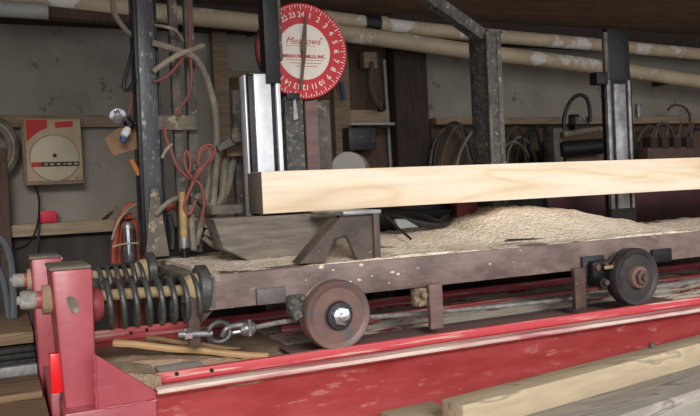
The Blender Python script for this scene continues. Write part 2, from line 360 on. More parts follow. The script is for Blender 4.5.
# end posts
def post(tl, tr_, bl, br_, Y, dy):
    p0, p1, p2, p3 = (W(*q_, Y=Y) for q_ in (tl, tr_, bl, br_)); zt = (p0.z+p1.z)/2; zb = .1
    ex = lambda a, c: a.x+(c.x-a.x)*(zt-zb)/(zt-c.z)
    b0, b1 = ex(p0, p2), ex(p1, p3)
    p = obj('end_post', B().hexa([(b0, Y, zb), (b1, Y, zb), (b1, Y+dy, zb), (b0, Y+dy, zb), (p0.x, Y, zt), (p1.x, Y, zt), (p1.x, Y+dy, zt), (p0.x, Y+dy, zt)], .011), 'red_paint', tr)
    obj('top_cap', B().box(p0.x-.003, p1.x-.004, Y-.002, Y+dy, zt-.002, zt+.007, .003), 'dusty_plate', p)
    return p, p0.x, p1.x, zt
pn, x0, x1, PZ = post((50.5, 269), (93, 269), (65.5, 411), (97.5, 411), 2.18, .22)
s = W(73, 305, 2.176); bb = B(); bb.prism([(s.x+.013*math.cos(a)*(1+.12*math.sin(3*a+1))-.25*.027*math.sin(a), s.z+.027*math.sin(a)*(1+.1*math.cos(2*a))) for a in [i*PI/10 for i in range(20)]], 2.1785, 2.182, 'y', 0)
obj('scuff', bb, 'dusty_steel', pn)['label'] = 'grey scuffed patch'
_, fx0, fx1, fzt = post((30.5, 258), (62, 258), (42, 406), (70, 406), 2.84, .18)
obj('cross_beam', B().box(fx0+.02, fx1+.02, 2.40, 2.84, .1, .345, .004), 'red_paint', tr)
rx0, rx1, rz0, rz1 = rect(50, 61, 353, 393, 2.21)
obj('reflector', B().box(rx0, rx1+.006, 2.20, 2.235, rz0, rz1, .004), 'bright_red', tr)['label'] = 'bright red flat reflector'

pz_ = [W(px_, py_, 2.126) for px_, py_ in ((214, 379), (250, 372), (290, 370), (289, 374), (272, 378), (258, 383), (236, 386), (216, 386))]
obj('bare_patch', B().prism([(q_.x, q_.z) for q_ in pz_], 2.1265, 2.129, 'y', 0), 'litter_brown', tr)['label'] = 'tan patch of worn paint'
# dusty fill inside the frame
def field(name, xs, ys, fn, mk, label, nx, ny, amp, seed, catg='sawdust', zb=None):
    r = random.Random(seed); b = B(); V = []
    from mathutils import noise
    for i in range(nx+1):
        row = []
        for j in range(ny+1):
            x = xs[0]+(xs[1]-xs[0])*i/nx; y = ys[0]+(ys[1]-ys[0])*j/ny
            z = fn(x, y)+amp*(noise.noise((x*9, y*9, seed))+.6*noise.noise((x*31, y*31, seed))+.3*noise.noise((x*80, y*80, seed)))
            row.append(b.bm.verts.new((x, y, z)))
        V.append(row)
    fs = [b.bm.faces.new([V[i][j], V[i+1][j], V[i+1][j+1], V[i][j+1]]) for i in range(nx) for j in range(ny)]
    b._fin(fs, True)
    if zb is not None:
        ring = [V[i][0] for i in range(nx+1)]+[V[nx][j] for j in range(1, ny+1)]+[V[i][ny] for i in range(nx-1, -1, -1)]+[V[0][j] for j in range(ny-1, 0, -1)]
        low = [b.bm.verts.new((v.co.x, v.co.y, zb)) for v in ring]; n = len(ring)
        b._fin([b.bm.faces.new([ring[k], low[k], low[(k+1) % n], ring[(k+1) % n]]) for k in range(n)])
        b._fin([b.bm.faces.new(low)])
    o = obj(name, b, mk); tag(o, label, catg, kind='stuff'); return o
def sst(a, c, x): t = max(0, min(1, (x-a)/(c-a))); return t*t*(3-2*t)
def bedz(x, y):
    return .372+.016*sst(2.4, 2.9, y)*sst(.8, 1.3, x)+.055*(1-sst(.3, .9, x))*(1-sst(2.35, 2.8, y))+.012*sst(1.4, 2.2, x)
field('sawdust_litter', (.90, X1-.05), (2.31, 2.915), bedz, 'bed', 'pale sawdust litter lying between the red rails under the carriage', 200, 34, .008, 5, zb=.341)
field('sawdust_litter', (.235, .915), (2.31, 2.915), lambda x, y: bedz(x, y)-.004*sst(.8, .9, x), 'litter_brown', 'brown sawdust litter on the bed behind the gusset and springs', 60, 40, .008, 6, zb=.341)
field('sawdust_litter', (.236, CH0+.02), (2.14, 2.31), lambda x, y: .43-.03*sst(.3, .45, x), 'sawdust_dull', 'tan sawdust heaped behind the red gusset at the near end post', 24, 16, .004, 8, zb=.353)
p0 = W(178, 362, 2.25)
tag(obj('metal_plate', B().box(W(160, 360, 2.2).x, W(206, 360, 2.2).x, 2.19, 2.30, .40, .408, .002), 'roll_grey'), 'small grey dusty plate lying at the end of the front rail', 'plate')

# ------------------------------------------------------------------ carriage
ca = thing('sawmill_carriage', 'rusty brown steel sawmill carriage riding on wheels along the red track', 'carriage', (1.6, 2.6, .41))
BX0 = W(208, 292, 2.26).x
BZ0, BZ1 = .560, .667
fb = obj('frame_beam', B().box(BX0, X1, 2.26, 2.36, BZ0, BZ1, .004), 'rust_beam', ca)
bd = B()
xl, xr = W(211, 0, 2.257).x, W(284, 0, 2.257).x
bd.box(W(211, 292, 2.257).x, W(215, 292, 2.257).x, 2.256, 2.262, BZ0+.008, BZ1-.006, .001)
obj('weld_seam', bd, 'dusty_steel', ca)
obj('frame_beam', B().box(BX0, X1, 2.88, 2.98, BZ0, BZ1, .004), 'rust_beam', ca)
obj('deck', B().box(BX0-.03, X1, 2.362, 2.878, .63, .657, .003), 'dusty_plate', ca)
obj('deck', B().box(W(157, 265, 2.98).x, 1.6, 2.982, 3.22, .60, .657, .003), 'dusty_plate', ca)
for x in (BX0+.01, 1.15, 1.9, 2.7, 3.5): obj('cross_member', B().box(x, x+.08, 2.36, 2.88, .57, .63, .003), 'rust_brown', ca)

def wheel(px, py, rw, mk, hubmk):
    c = W(px, py, 2.165); cx, cz = c.x, c.z
    w = obj('wheel', B().lathe((cx, 2.232, cz), (0, -1, 0), [(0, 0), (0, rw*.9), (0, rw*.93), (.010, rw*.985), (.010, rw*.985), (.012, rw*.93), (.030, rw*.93), (.032, rw*1.0), (.032, rw*1.0),
              (.062, rw), (.067, rw*.96), (.067, rw*.96), (.064, rw*.80), (.062, rw*.78), (.062, rw*.45), (.066, rw*.42), (.066, 0)], 56), mk, ca)
    h = obj('hub', B().lathe((cx, 2.17, cz), (0, -1, 0), [(0, rw*.42), (.012, rw*.40), (.018, rw*.37), (.018, rw*.37), (.02, rw*.25), (.02, 0)], 32), hubmk, w)
    n = B()
    n.lathe((cx, 2.152, cz), (0, -1, 0), [(0, rw*.27), (.014, rw*.27), (.014, rw*.27), (.017, rw*.22), (.017, 0)], 6)
    n.lathe((cx, 2.136, cz), (0, -1, 0), [(0, rw*.12), (.012, rw*.12), (.012, rw*.12), (.014, 0)], 14)
    obj('axle_nut', n, 'chrome' if hubmk != 'wheel_rust' else 'rust_brown', w)
    obj('axle', B().cyl((cx, 2.23, cz), (cx, 2.40, cz), .02, None, 16), 'dark_steel', w)
    return cx, cz
R1 = (W(338, 281, 2.165).z-W(338, 350, 2.165).z)/2
wx1, wz1 = wheel(339, 315.5, R1*1.03, 'wheel_rust', 'dark_steel')
R2 = (W(635, 248.5, 2.165).z-W(635, 305.5, 2.165).z)/2
wx2, wz2 = wheel(638, 277, R2*1.02, 'wheel_dark', 'wheel_rust')
def plate(px0, px1, py0, py1, mk, y=2.246):
    a, c, z0, z1 = rect(px0, px1, py0, py1, y); return obj('axle_bracket', B().box(a, c, y, 2.262, z0, z1, .002), mk, ca)
plate(257, 286, 288, 304, 'bracket_plate'); plate(583, 605, 256, 275, 'dark_steel'); plate(653, 672, 249, 262, 'black_steel')
def bearing(px, py, mk, k=1.):
    c = W(px, py, 2.235); b = B()
    b.box(c.x-.035*k, c.x+.04*k, 2.215, 2.26, c.z-.03*k, c.z+.03*k, .012)
    b.cyl((c.x-.02*k, 2.18, c.z-.035*k), (c.x-.02*k, 2.25, c.z-.035*k), .016*k, None, 14)
    o = obj('bearing_block', b, mk, ca)
    for (bx_, bz_, br_, yy) in ((-.022, .012, .011, 2.203), (.012, .02, .009, 2.2), (-.012, -.035, .009, 2.172)):
        obj('bolt', B().cyl((c.x+bx_*k, yy, c.z+bz_*k), (c.x+bx_*k, yy+.022, c.z+bz_*k), br_*k, None, 6), 'dusty_plate' if k <= 1 else 'rust_brown', o)
bearing(296, 303, 'gritty_steel', .85); bearing(598, 270, 'black_steel', 1.2)
gp = W(604, 268, 2.2); obj('grease_pin', B().cyl((gp.x, 2.2, gp.z), (gp.x+.05, 2.19, gp.z+.004), .007, None, 8), 'dusty_rod', ca)
gp = W(602, 285, 2.2); obj('grease_pin', B().cyl((gp.x, 2.2, gp.z+.015), (gp.x, 2.2, gp.z-.015), .012, None, 10), 'black_steel', ca)
# hanging guide straps
for (a, c, top, bot, mk) in ((430, 443, 284, 329, 'strip_brown'), (575, 586, 268, 309, 'rust_brown')):
    q0, q1, z0, z1 = rect(a, c, top, bot, 2.24); obj('guide_strap', B().box(q0, q1, 2.238, 2.259, z0, z1, .003), mk, ca)
c = W(423, 298, 2.26); b = B(); b.box(c.x-.03, c.x+.028, 2.262, 2.30, c.z-.03, c.z+.035, .008); b.cyl((c.x, 2.25, c.z+.01), (c.x, 2.27, c.z+.01), .014, None, 6); b.cyl((c.x-.016, 2.25, c.z-.02), (c.x-.016, 2.27, c.z-.02), .008, None, 8)
obj('rusty_clamp', b, 'caked', ca)['label'] = 'dust caked bolt clamp beside the hanging strap'
# timber support bracket
Q = lambda x, y, Y=2.29: (lambda p: (p.x, p.z))(W(x, y, Y))
b = B()
b.prism([Q(300, 264), Q(325, 263), Q(334.5, 239), Q(346, 235.5), Q(358, 262), Q(378, 260), Q(378, 213), Q(344, 214), Q(338, 220)], 2.29, 2.305, 'y', .002)
b.prism([Q(300, 264), Q(325, 263), Q(334.5, 239), Q(340, 218), Q(338, 219)], 2.305, 2.37, 'y', .002)
b.box(Q(372, 230)[0], Q(378, 230)[0], 2.275, 2.37, BZ1-.005, Q(378, 213)[1], .002)
br = obj('support_bracket', b, 'bracket_brown', ca)
zt = Q(358, 211)[1]
obj('bracket_top', B().box(Q(341, 212)[0], Q(379, 212)[0], 2.272, 2.56, zt-.012, zt+.002, .003), 'worn_steel', br)['label'] = 'bright worn top plate'
# cable bracket below the spring end
a, c, z0, z1 = rect(188, 200, 303, 347, 2.27)
obj('cable_bracket', B().box(a, c, 2.265, 2.283, z0, z1+.02, .004), 'rust_brown', ca)
p = [Q(190, 307), Q(215, 309), Q(196, 328), Q(190, 328)]
obj('cable_bracket', B().prism(p, 2.285, 2.30, 'y', .001), 'rust_brown', ca)

# ------------------------------------------------------------------ bumper springs
def bumper(p0, p1, R, turns, sag, label, rod_end, nutr, wr):
    p0, p1, rod_end = Vector(p0), Vector(p1), Vector(rod_end)
    t = thing('bumper_spring', label, 'spring', (p0.x, p0.y, p0.z-R), None)
    ax = (p1-p0).normalized(); u = Vector((0, 0, 1)); u = (u-ax*u.dot(ax)).normalized(); w = ax.cross(u)
    N = int(turns*22); pts = []
    for i in range(N+1):
        k = i/N; a = 2*PI*turns*k
        pts.append(p0+(p1-p0)*(k)+Vector((0, 0, -sag))+R*(math.cos(a)*u+math.sin(a)*w))
    obj('coil', B().tube(pts, wr, 10), 'spring_steel', t)
    obj('rod', B().cyl(rod_end, p1+ax*.03, .017, None, 16), 'dusty_rod', t)
    obj('washer', B().lathe(p1, ax, [(-.004, .03), (-.004, R*1.02), (0, R*1.1), (.026, R*1.1), (.03, R*1.02), (.03, 0)], 36), 'spring_steel', t)
    obj('spring_seat', B().lathe(p1, ax, [(-.045, 0), (-.045, R*.55), (-.02, R*.72), (-.004, R*.75)], 28), 'dusty_rod', t)
    bs = .74 if p0.y < 2.5 else .5
    obj('boss', B().lathe(p0+Vector((0, 0, -sag*.9)), ax, [(-.05, R*bs), (-.03, R*bs*1.03), (-.02, R*bs), (-.006, R*bs*.8), (-.004, .02)], 32), 'red_paint' if p0.y < 2.5 else 'spring_steel', t)
    d = (rod_end-p0).normalized()
    n = B(); n.lathe(rod_end, d, [(-.03, nutr*.9), (-.03, nutr*.9), (-.026, nutr), (.010, nutr*1.0), (.016, nutr*.85), (.016, nutr*.85), (.016, nutr*.5), (.024, nutr*.45), (.024, 0)], 8)
    obj('nut', n, 'nut_grey', t)
    return t, d
YS = 2.31
s0, s1 = W(104, 296, YS), W(197, 289.5, YS)
def P3(px, py, Y): return W(px, py, Y)
t, d = bumper(s0, s1, .068, 7.5, .026, 'near coil spring on a dusty rod between red post and carriage beam', P3(26, 300.5, YS), .027, .0085)
e = Vector((x0, YS, 0)); k = lambda px: P3(px, 300.5-(px-26)*.045, YS)
obj('collar', B().lathe(k(36), d*-1, [(0, 0), (0, .024), (.02, .026), (.03, .022), (.03, 0)], 20), 'red_paint', t)
obj('shim', B().lathe(k(42), d*-1, [(0, 0), (0, .042), (.025, .042), (.025, 0)], 18), 'dusty_rod', t)['label'] = 'tan wooden shim washer'
f0, f1 = W(98, 277, 2.93), W(147, 271.5, 2.93)
t, d = bumper(f0, f1, .066, 6, .03, 'far coil spring half hidden behind the near spring', P3(17, 281, 2.93), .026, .0085)
obj('collar', B().lathe(P3(24, 280.5, 2.93), d*-1, [(0, 0), (0, .026), (.02, .026), (.03, .022), (.03, 0)], 20), 'red_paint', t)
obj('shim', B().lathe(P3(27, 280.2, 2.93), d*-1, [(0, 0), (0, .04), (.025, .04), (.025, 0)], 18), 'dusty_rod', t)['label'] = 'tan wooden shim washer'

# ------------------------------------------------------------------ haul cable
YC = 2.262
t = thing('haul_cable', 'grey wire rope with an eye bolt and thimble below the carriage beam', 'cable', W(218, 332, YC))
b = B(); e0, e1 = W(178, 334.5, YC), W(212, 333.5, YC); b.cyl(e0, e1, .0095, None, 12); obj('eye_bolt', b, 'worn_steel', t)
b = B(); q = W(184, 334.5, YC); b.lathe(q, (1, 0, 0), [(0, 0), (0, .018), (.022, .018), (.022, 0)], 6); obj('nut', b, 'chrome', t)
rc = W(219, 332, YC); b = B(); b.tube([rc+Vector((.034*math.cos(a), .004*math.sin(a*2), .03*math.sin(a))) for a in [i*2*PI/28 for i in range(28)]], .0085, 10, True); obj('eye', b, 'spring_steel', t)
th = hp((222, 336, YC), (226, 329, YC-.01), (234, 326, YC), (244, 325, YC), (250, 327, YC))
b = B(); b.tube(cat(th, 4), [.007+.004*(i/16) for i in range(17)], 10); b.tube(cat(hp((224, 334, YC+.012), (232, 333, YC+.012), (244, 331, YC+.005)), 4), .007, 8); obj('thimble', b, 'worn_steel', t)
cp = W(248, 328.5, YC); b = B(); b.lathe(cp, (1, 0, .1), [(-.025, 0), (-.025, .014), (-.01, .023), (.012, .023), (.024, .013), (.024, 0)], 16); b.cyl(cp+Vector((0, -.02, -.02)), cp+Vector((0, -.02, .03)), .006, None, 8); obj('rope_clamp', b, 'worn_steel', t)
rp = cat(hp((252, 328, YC), (300, 320, YC+.02), (380, 316.5, 2.33), (444, 311.5, 2.36), (560, 300, 2.36), (700, 281, 2.36), (800, 268, 2.36)), 10)
b = B(); b.tube(rp, .0075, 8)
for ph in (0, 2.1, 4.2):
    q = []
    for i in range(len(rp)-1):
        for kk in range(2):
            pz = rp[i].lerp(rp[i+1], kk/2); a = ph+(i*2+kk)*1.1; q.append(pz+Vector((0, .0045*math.cos(a), .0045*math.sin(a))))
    b.tube(q, .0045, 6)
obj('rope', b, 'rope_grey', t)

# sticks
def stick(pa, pb, Ya, Yb, r, label, mk='stick'):
    return tag(obj('wooden_stick', B().tube([W(*pa, Y=Ya).lerp(W(*pb, Y=Yb), i/8)+Vector((0, 0, .002*math.sin(i*1.7))) for i in range(9)], r, 8), mk), label, 'stick')
stick((113, 343), (268, 357), 2.40, 2.30, .0115, 'longer round wooden stick lying in the sawdust behind the gusset')
stick((146, 337.5), (240, 350), 2.56, 2.50, .008, 'thinner wooden stick lying behind the longer stick')

# ------------------------------------------------------------------ sawdust on the carriage
def topz(x, y):
    px_t = [(.3, .662), (1.0, .68), (1.53, .715), (1.72, .728), (1.88, .775), (1.98, .805), (2.12, .80), (2.26, .78), (2.62, .72), (2.8, .668), (3.2, .667), (5, .667)]
    for (a, za), (c2, zc) in zip(px_t, px_t[1:]):
        if a <= x <= c2: zz = za+(zc-za)*sst(a, c2, x); break
    fr = sst(2.42, 2.72, y)
    tr_ = -.010*math.exp(-((y-2.40)/.03)**2)*(1 if (1.25 < x < 1.5 or 1.95 < x < 2.7) else 0)
    return .670+(zz-.670)*fr+tr_+.004*math.sin(x*6)
field('sawdust_heap', (BX0+.02, X1-.02), (2.268, 2.98), topz, 'sawdust', 'pale fluffy sawdust heaped along the carriage under the timber', 330, 60, .006, 12, zb=.658)
field('sawdust_drift', (W(160, 262, 3.0).x, BX0+.04+.3), (2.985, 3.21), lambda x, y: .664, 'sawdust_dull', 'tan sawdust scattered on the deck around the hose mast', 40, 20, .005, 4, zb=.6575)

for (a, c, y0_, y1_) in ((506, 548, 237, 240.5), (372, 398, 245.5, 248)):
    q0, q1, z0, z1 = rect(a, c, y0_, y1_, 2.37); obj('dark_gap_strip', B().prism([(q0, z0+.002), (q1, z0), (q1-.06, z0+.006), (q0+.02, z0+.011)], 2.37, 2.39, 'y', .001), 'dark_steel', ca)['label'] = 'thin dark strip added for the shaded gap in the sawdust'  # dark slivers stand in for the shade of gaps in the sawdust
b = B(); r9 = random.Random(9)
for (px, py, k_) in ((321, 267, 3.2), (361, 265, 2.6), (359, 280, 2.4), (350, 282, 2), (392, 272, 2.6), (398, 274, 2), (333, 270, 1.4), (372, 276, 1.2), (490, 264, 1.6), (306, 280, 1.2), (520, 250, 1.3), (389, 283, 1.1), (418, 268, 1.2)):
    c = W(px, py, 2.259); a0 = r9.uniform(-.5, .5); w_ = k_*.0034
    b.prism([(c.x+w_*math.cos(a0+t_)*r9.uniform(.8, 1.2), c.z+.6*w_*math.sin(a0+t_)*r9.uniform(.8, 1.2)) for t_ in [i*PI/4 for i in range(8)]], 2.2575, 2.2605, 'y', 0)
tag(obj('sawdust_flakes', b, 'sawdust'), 'pale sawdust flakes stuck to the rusty front beam of the carriage', 'sawdust', kind='stuff')
# ------------------------------------------------------------------ timber
TX0 = W(262, 190, 2.58).x; TZ0, TZ1 = .834, .985
ty = 2.58
while True:
    p = W(241, 190, ty)
    if p.x >= TX0 or ty > 2.9: break
    ty += .005
TY1 = min(max(ty, 2.68), 2.745)
b = B(); b.box(TX0, X1+.2, 2.58, TY1, TZ0, TZ1, .003)
for f in b.bm.faces:
    if all(v.co.x < TX0+.002 for v in f.verts): f.material_index = 1
tag(obj('timber', b, ['fresh_wood', 'end_grain']), 'long pale freshly sawn square timber with a grey end resting on the carriage', 'timber')

# ------------------------------------------------------------------ weathered block under timber
gy = 2.765
z_t = .826
a = [W(213, 214, gy), W(336, 212, gy), W(302, 260, gy), W(243, 254, gy)]
gy = 2.60; wx = lambda p_: W(p_, 230, gy).x
b = B(); b.prism([(wx(214), z_t), (wx(338), z_t), (wx(336), .70), (wx(300), .665), (wx(246), .672), (wx(222), .72)], gy, gy+.13, 'y', .003)
tag(obj('weathered_block', b, 'weathered_grey'), 'grey weathered block sloping under the left end of the pale timber', 'block')

# ------------------------------------------------------------------ headblock knees
KY = 2.78
def bxp(px0, px1, py0, py1, Y, dy, zlow=None, bev=.002):
    a, c, z0, z1 = rect(px0, px1, py0, py1, Y); return B().box(a, c, Y, Y+dy, z0 if zlow is None else zlow, z1, bev)
DZ = .657
k = thing('headblock_knee', 'tall polished steel knee standing behind the left end of the timber', 'knee', (W(265, 170, KY).x, KY, DZ))
obj('knee_box', bxp(250, 281, 75, 168, KY+.006, .09, DZ+.1), 'black_steel', k)
a_, c_, z0_, z1_ = rect(250, 251, 73.5, 171, KY+.006)
obj('face_strip', B().box(a_-.006, a_+.002, KY+.035, KY+.10, DZ+.1, z1_, .002), 'polished', k)['label'] = 'narrow sparkling worn strip'
obj('face_plate', bxp(256, 272.5, 74, 171, KY-.004, .03, DZ+.1), 'polished', k)['label'] = 'broad white polished plate'
cp_ = bxp(249, 282, 72.5, 75.5, KY-.002, .1)
obj('top_cap', cp_, 'dark_steel', k)
mastb = B(); 
a, c, z0, z1 = rect(263.5, 278, -40, 78, KY-.015)
obj('upright', B().box(a, c, KY-.015, KY+.05, z0-.02, z1, .002), 'black_steel', k)['label'] = 'black upright bar rising past the dial'
obj('edge_bar', bxp(277.8, 280.8, -40, 60, KY-.012, .03), 'dusty_steel', k)
obj('edge_bar', bxp(277.5, 281.5, 60, 170, KY-.012, .04, DZ+.1), 'polished', k)['label'] = 'bright worn edge of the upright'
h = thing('setwork_box', 'black grimy steel box below the red dial right of the polished knee', 'box', (W(294, 150, 2.88).x, 2.88, DZ))
obj('body', bxp(286, 304, 97, 168, 2.86, .1, DZ+.005), 'gritty_steel', h)
obj('hook', B().prism([Q(292.5, 101, 2.855), Q(295, 99, 2.855), Q(298, 119, 2.855), Q(293, 121, 2.855)], 2.848, 2.859, 'y', .001), 'worn_steel', h)['label'] = 'bright worn catch'
obj('top_lug', bxp(287, 300, 93, 100, 2.852, .08), 'black_steel', h)
tag(obj('square_bar', bxp(318, 331, 100, 168, 2.99, .05, .6575), 'dusty_steel'), 'dusty grey square bar standing right of the dial post', 'bar')

# second knee
KY2 = 2.80
k = thing('headblock_knee', 'grimy speckled steel knee with a slanting brace behind the middle of the timber', 'knee', (W(487, 160, KY2).x, KY2, DZ))
a, c, z0, z1 = rect(490, 502, 31, 162, KY2)
obj('knee_box', B().box(a, c, KY2, KY2+.15, DZ+.015, z1, .004), 'gritty_steel', k)
obj('edge_strip', bxp(499, 503.5, 32, 162, KY2-.006, .02, DZ+.015), 'dusty_steel', k)
obj('edge_strip', bxp(489, 492, 32, 162, KY2-.006, .012, DZ+.015), 'dusty_steel', k)
obj('top_plate', bxp(489, 503, 29, 33, KY2-.005, .16), 'dusty_steel', k)
q0, q1 = W(481, 36, KY2+.05), W(425, -4, KY2+.05)
dirv = (q1-q0).normalized(); nrm = Vector((-dirv.z, 0, dirv.x))*.026
qq = q0+(q1-q0)*2.2
obj('brace', B().prism([((q0+nrm).x, (q0+nrm).z), ((qq+nrm).x, (qq+nrm).z), ((qq-nrm).x, (qq-nrm).z), ((q0-nrm).x, (q0-nrm).z)], KY2+.02, KY2+.08, 'y', .002), 'gritty_steel', k)
# third knee
KY3 = 2.80
k = thing('headblock_knee', 'black steel knee with bluish polished strips behind the right end of the timber', 'knee', (W(617, 150, KY3).x, KY3, DZ))
obj('knee_box', bxp(608, 633, 80, 160, KY3+.006, .04, DZ+.015), 'black_steel', k)
obj('upright', bxp(608, 629.5, 29, 82, KY3+.01, .035), 'black_steel', k)
obj('side_flange', bxp(605, 608.5, 32, 80, KY3+.0, .02), 'dusty_steel', k)
obj('side_lug', bxp(597, 608, 72, 84, KY3-.01, .05), 'black_steel', k)
obj('face_strip', bxp(608.5, 612, 80, 160, KY3-.004, .02, DZ+.1), 'worn_steel', k)
obj('face_plate', bxp(615.5, 627, 84, 160, KY3-.006, .02, DZ+.1), 'worn_steel', k)['label'] = 'bluish worn face plate'
obj('face_strip', bxp(629.5, 632, 80, 160, KY3-.004, .02, DZ+.1), 'worn_steel', k)
tag(obj('steel_tab', bxp(638, 642, 104, 120, YW-.03, .03), 'worn_steel'), 'small bright steel tab right of the black knee', 'tab')

# ------------------------------------------------------------------ dial
DY = 2.93
dc = W(303.2, 51, DY); DR = (W(303, 3, DY).z-W(303, 99, DY).z)/2
t = thing('setwork_dial', 'round red dial with white numbers and a cream centre on a brown post', 'dial', (W(310, 165, DY).x, DY, DZ))
obj('dial_plate', B().lathe((dc.x, DY+.016, dc.z), (0, -1, 0), [(0, 0), (0, DR*.99), (.004, DR), (.004, DR), (.014, DR), (.016, DR*.985), (.016, DR*.985), (.016, 0)], 72), 'dial_red', t)
obj('dial_rim', B().tube([(dc.x+DR*math.cos(a), DY+.014, dc.z+DR*math.sin(a)) for a in [i*2*PI/64 for i in range(64)]], .006, 8, True), 'black_steel', t)['label'] = 'dark rolled rim'
obj('center_disc', B().lathe((dc.x+.004, DY, dc.z-.003), (0, -1, 0), [(0, DR*.585), (.0015, DR*.58), (.0015, 0)], 60), 'dial_cream', t)
b = B()
for n in range(1, 25):
    a = PI/2-n*PI/12+.02
    add_text(b, str(n), .034 if n < 10 else .031, (dc.x+.755*DR*math.cos(a), dc.z+.755*DR*math.sin(a)), a-PI/2, 0, .0006, DY-.0012)
obj('dial_numbers', b, 'dial_print', t)['label'] = 'white numbers 1 to 24 around the rim'
b = B()
for i in range(96):
    a = i*2*PI/96+.02; r0, r1 = (.86 if i % 4 == 0 else (.90 if i % 2 == 0 else .93))*DR, .965*DR; w = .0016
    ca_, sa_ = math.cos(a), math.sin(a)
    b.prism([(dc.x+r0*ca_-w*sa_, dc.z+r0*sa_+w*ca_), (dc.x+r1*ca_-w*sa_, dc.z+r1*sa_+w*ca_), (dc.x+r1*ca_+w*sa_, dc.z+r1*sa_-w*ca_), (dc.x+r0*ca_+w*sa_, dc.z+r0*sa_-w*ca_)], DY-.0015, DY+.001, 'y', 0)
obj('tick_marks', b, 'dial_print', t)
b = B(); cx, cz = dc.x+.004, dc.z-.003
add_text(b, 'Meadows', .040, (cx-.004, cz+.043), 0, .35, 0, DY-.0022)
add_text(b, '\u2122', .012, (cx+.078, cz+.054), 0, 0, .0003, DY-.0022)
b.prism([(cx-.08, cz+.022), (cx+.05, cz+.024), (cx+.05, cz+.0255), (cx-.08, cz+.0235)], DY-.0026, DY-.001, 'y', 0)
add_text(b, 'MEADOWS MILLS, INC.', .0185, (cx, cz-.020), 0, 0, .0008, DY-.0022)
for i, (w, o) in enumerate(((.082, 0), (.07, .004), (.05, .006))):
    z = cz-.036-i*.0125
    b.prism([(cx-w+o, z), (cx+w+o, z), (cx+w+o, z+.0022), (cx-w+o, z+.0022)], DY-.0026, DY-.001, 'y', 0)
obj('center_lettering', b, 'script_red', t)
# pointer
pt0, pt1 = W(306.5, 13, DY-.02), W(301.5, 88, DY-.02); hub = W(304, 51, DY-.02)
b = B(); b.prism([(pt0.x-.003, pt0.z), (pt0.x+.003, pt0.z), (hub.x+.014, hub.z+.01), (hub.x+.007, hub.z-.03), (pt1.x+.006, pt1.z), (pt1.x-.006, pt1.z), (hub.x-.007, hub.z-.03), (hub.x-.012, hub.z+.01)], DY-.016, DY-.011, 'y', .001)
b.cyl((hub.x, DY-.022, hub.z), (hub.x, DY, hub.z), .009, None, 14)
obj('pointer', b, 'pointer', t)
a, c, z0, z1 = rect(304.5, 317, 60, 165, DY+.03)
obj('dial_post', B().box(a, c, DY+.02, DY+.05, DZ+.001, z1, .003), 'strip_brown', t)

# ------------------------------------------------------------------ hose mast on the left of the carriage
MY = 3.03
t = thing('hose_mast', 'tall dark steel mast with a flared foot carrying hoses at the left end', 'mast', (W(165, 260, MY).x, MY, DZ))
def slant(pxa0, pxa1, ya, pxb0, pxb1, yb, Y, dy):
    a0, a1, b0, b1 = W(pxa0, ya, Y), W(pxa1, ya, Y), W(pxb0, yb, Y), W(pxb1, yb, Y)
    return B().hexa([(b0.x, Y, b0.z), (b1.x, Y, b1.z), (b1.x, Y+dy, b1.z), (b0.x, Y+dy, b0.z), (a0.x, Y, a0.z), (a1.x, Y, a1.z), (a1.x, Y+dy, a1.z), (a0.x, Y+dy, a0.z)], .003)
obj('mast_column', slant(134, 151.5, -30, 147, 166, 257, MY, .012), 'mast_steel', t)
obj('mast_web', slant(131, 136, -30, 143.5, 148, 257, MY+.0, .1), 'black_steel', t)
obj('mast_flange', slant(152, 154.5, -30, 166.5, 168.5, 255, MY+.012, .08), 'black_steel', t)
obj('foot_gusset', B().prism([Q(151, 188, MY-.02), Q(158, 188, MY-.02), Q(170, 256, MY-.02), Q(146, 258, MY-.02)], MY-.018, MY-.002, 'y', .002), 'dusty_plate', t)
obj('upright_bar', slant(167, 175, -30, 180, 189, 252, MY+.03, .04), 'dusty_steel', t)
obj('upright_bar', slant(183, 191.5, -30, 193, 203, 252, MY+.04, .04), 'dusty_steel', t)
obj('clamp_plate', bxp(158.5, 197, 115.5, 130, MY+.0, .028), 'dusty_plate', t)
obj('base_plate', B().box(W(150, 258, MY).x, W(212, 258, MY).x, MY-.02, MY+.14, .658, .668, .002), 'dusty_plate', t)

def hose(name, route, r, mk, label, catg='hose', group=None, n=8, k=6, closed=False, foot=None):
    pts = hp(*route)
    if foot is not None: pts = [Vector((pts[0].x, pts[0].y, foot))]+pts+([Vector((pts[-1].x, pts[-1].y, foot))] if pts[-1].z < .75 else [])
    o = obj(name, B().tube(cat(pts, k, closed), r, n, closed), mk); return tag(o, label, catg, group)
H = 'hoses of the mast'
hose('hydraulic_hose', [(113, -12, 3.1), (113, 6, 3.1), (117, 18, 3.1), (126, 30, 3.1), (134, 37, 3.1)], .011, 'hose_grey', 'grey hose hanging down from the pipe into the top of the mast', group=None)
hose('hydraulic_hose', [(136, 40, 3.06), (130, 60, 3.02), (124, 86, 3.0), (128, 90, 3.0), (134, 82, 3.02), (138, 70, 3.1)], .008, 'rubber', 'black hose loop slanting beside the upper left of the mast')
hose('hydraulic_hose', [(153, 43, 3.02), (167, 47, 3.0), (182, 52, 3.0), (195, 58, 3.0), (204, 72, 3.02), (211, 92, 3.02), (216, 118, 3.02), (216, 160, 3.03), (213, 205, 3.05), (206, 228, 3.05)], 0.0135, 'hose_grey', 'thick grey hose arching over from the mast and hanging down right')
hose('hydraulic_hose', [(154, 71, 3.02), (166, 62, 2.99), (180, 54, 2.98), (192, 50, 3.0), (203, 46, 3.05)], .011, 'hose_pale', 'pale hose rising across the mast bars below the roof pipe')
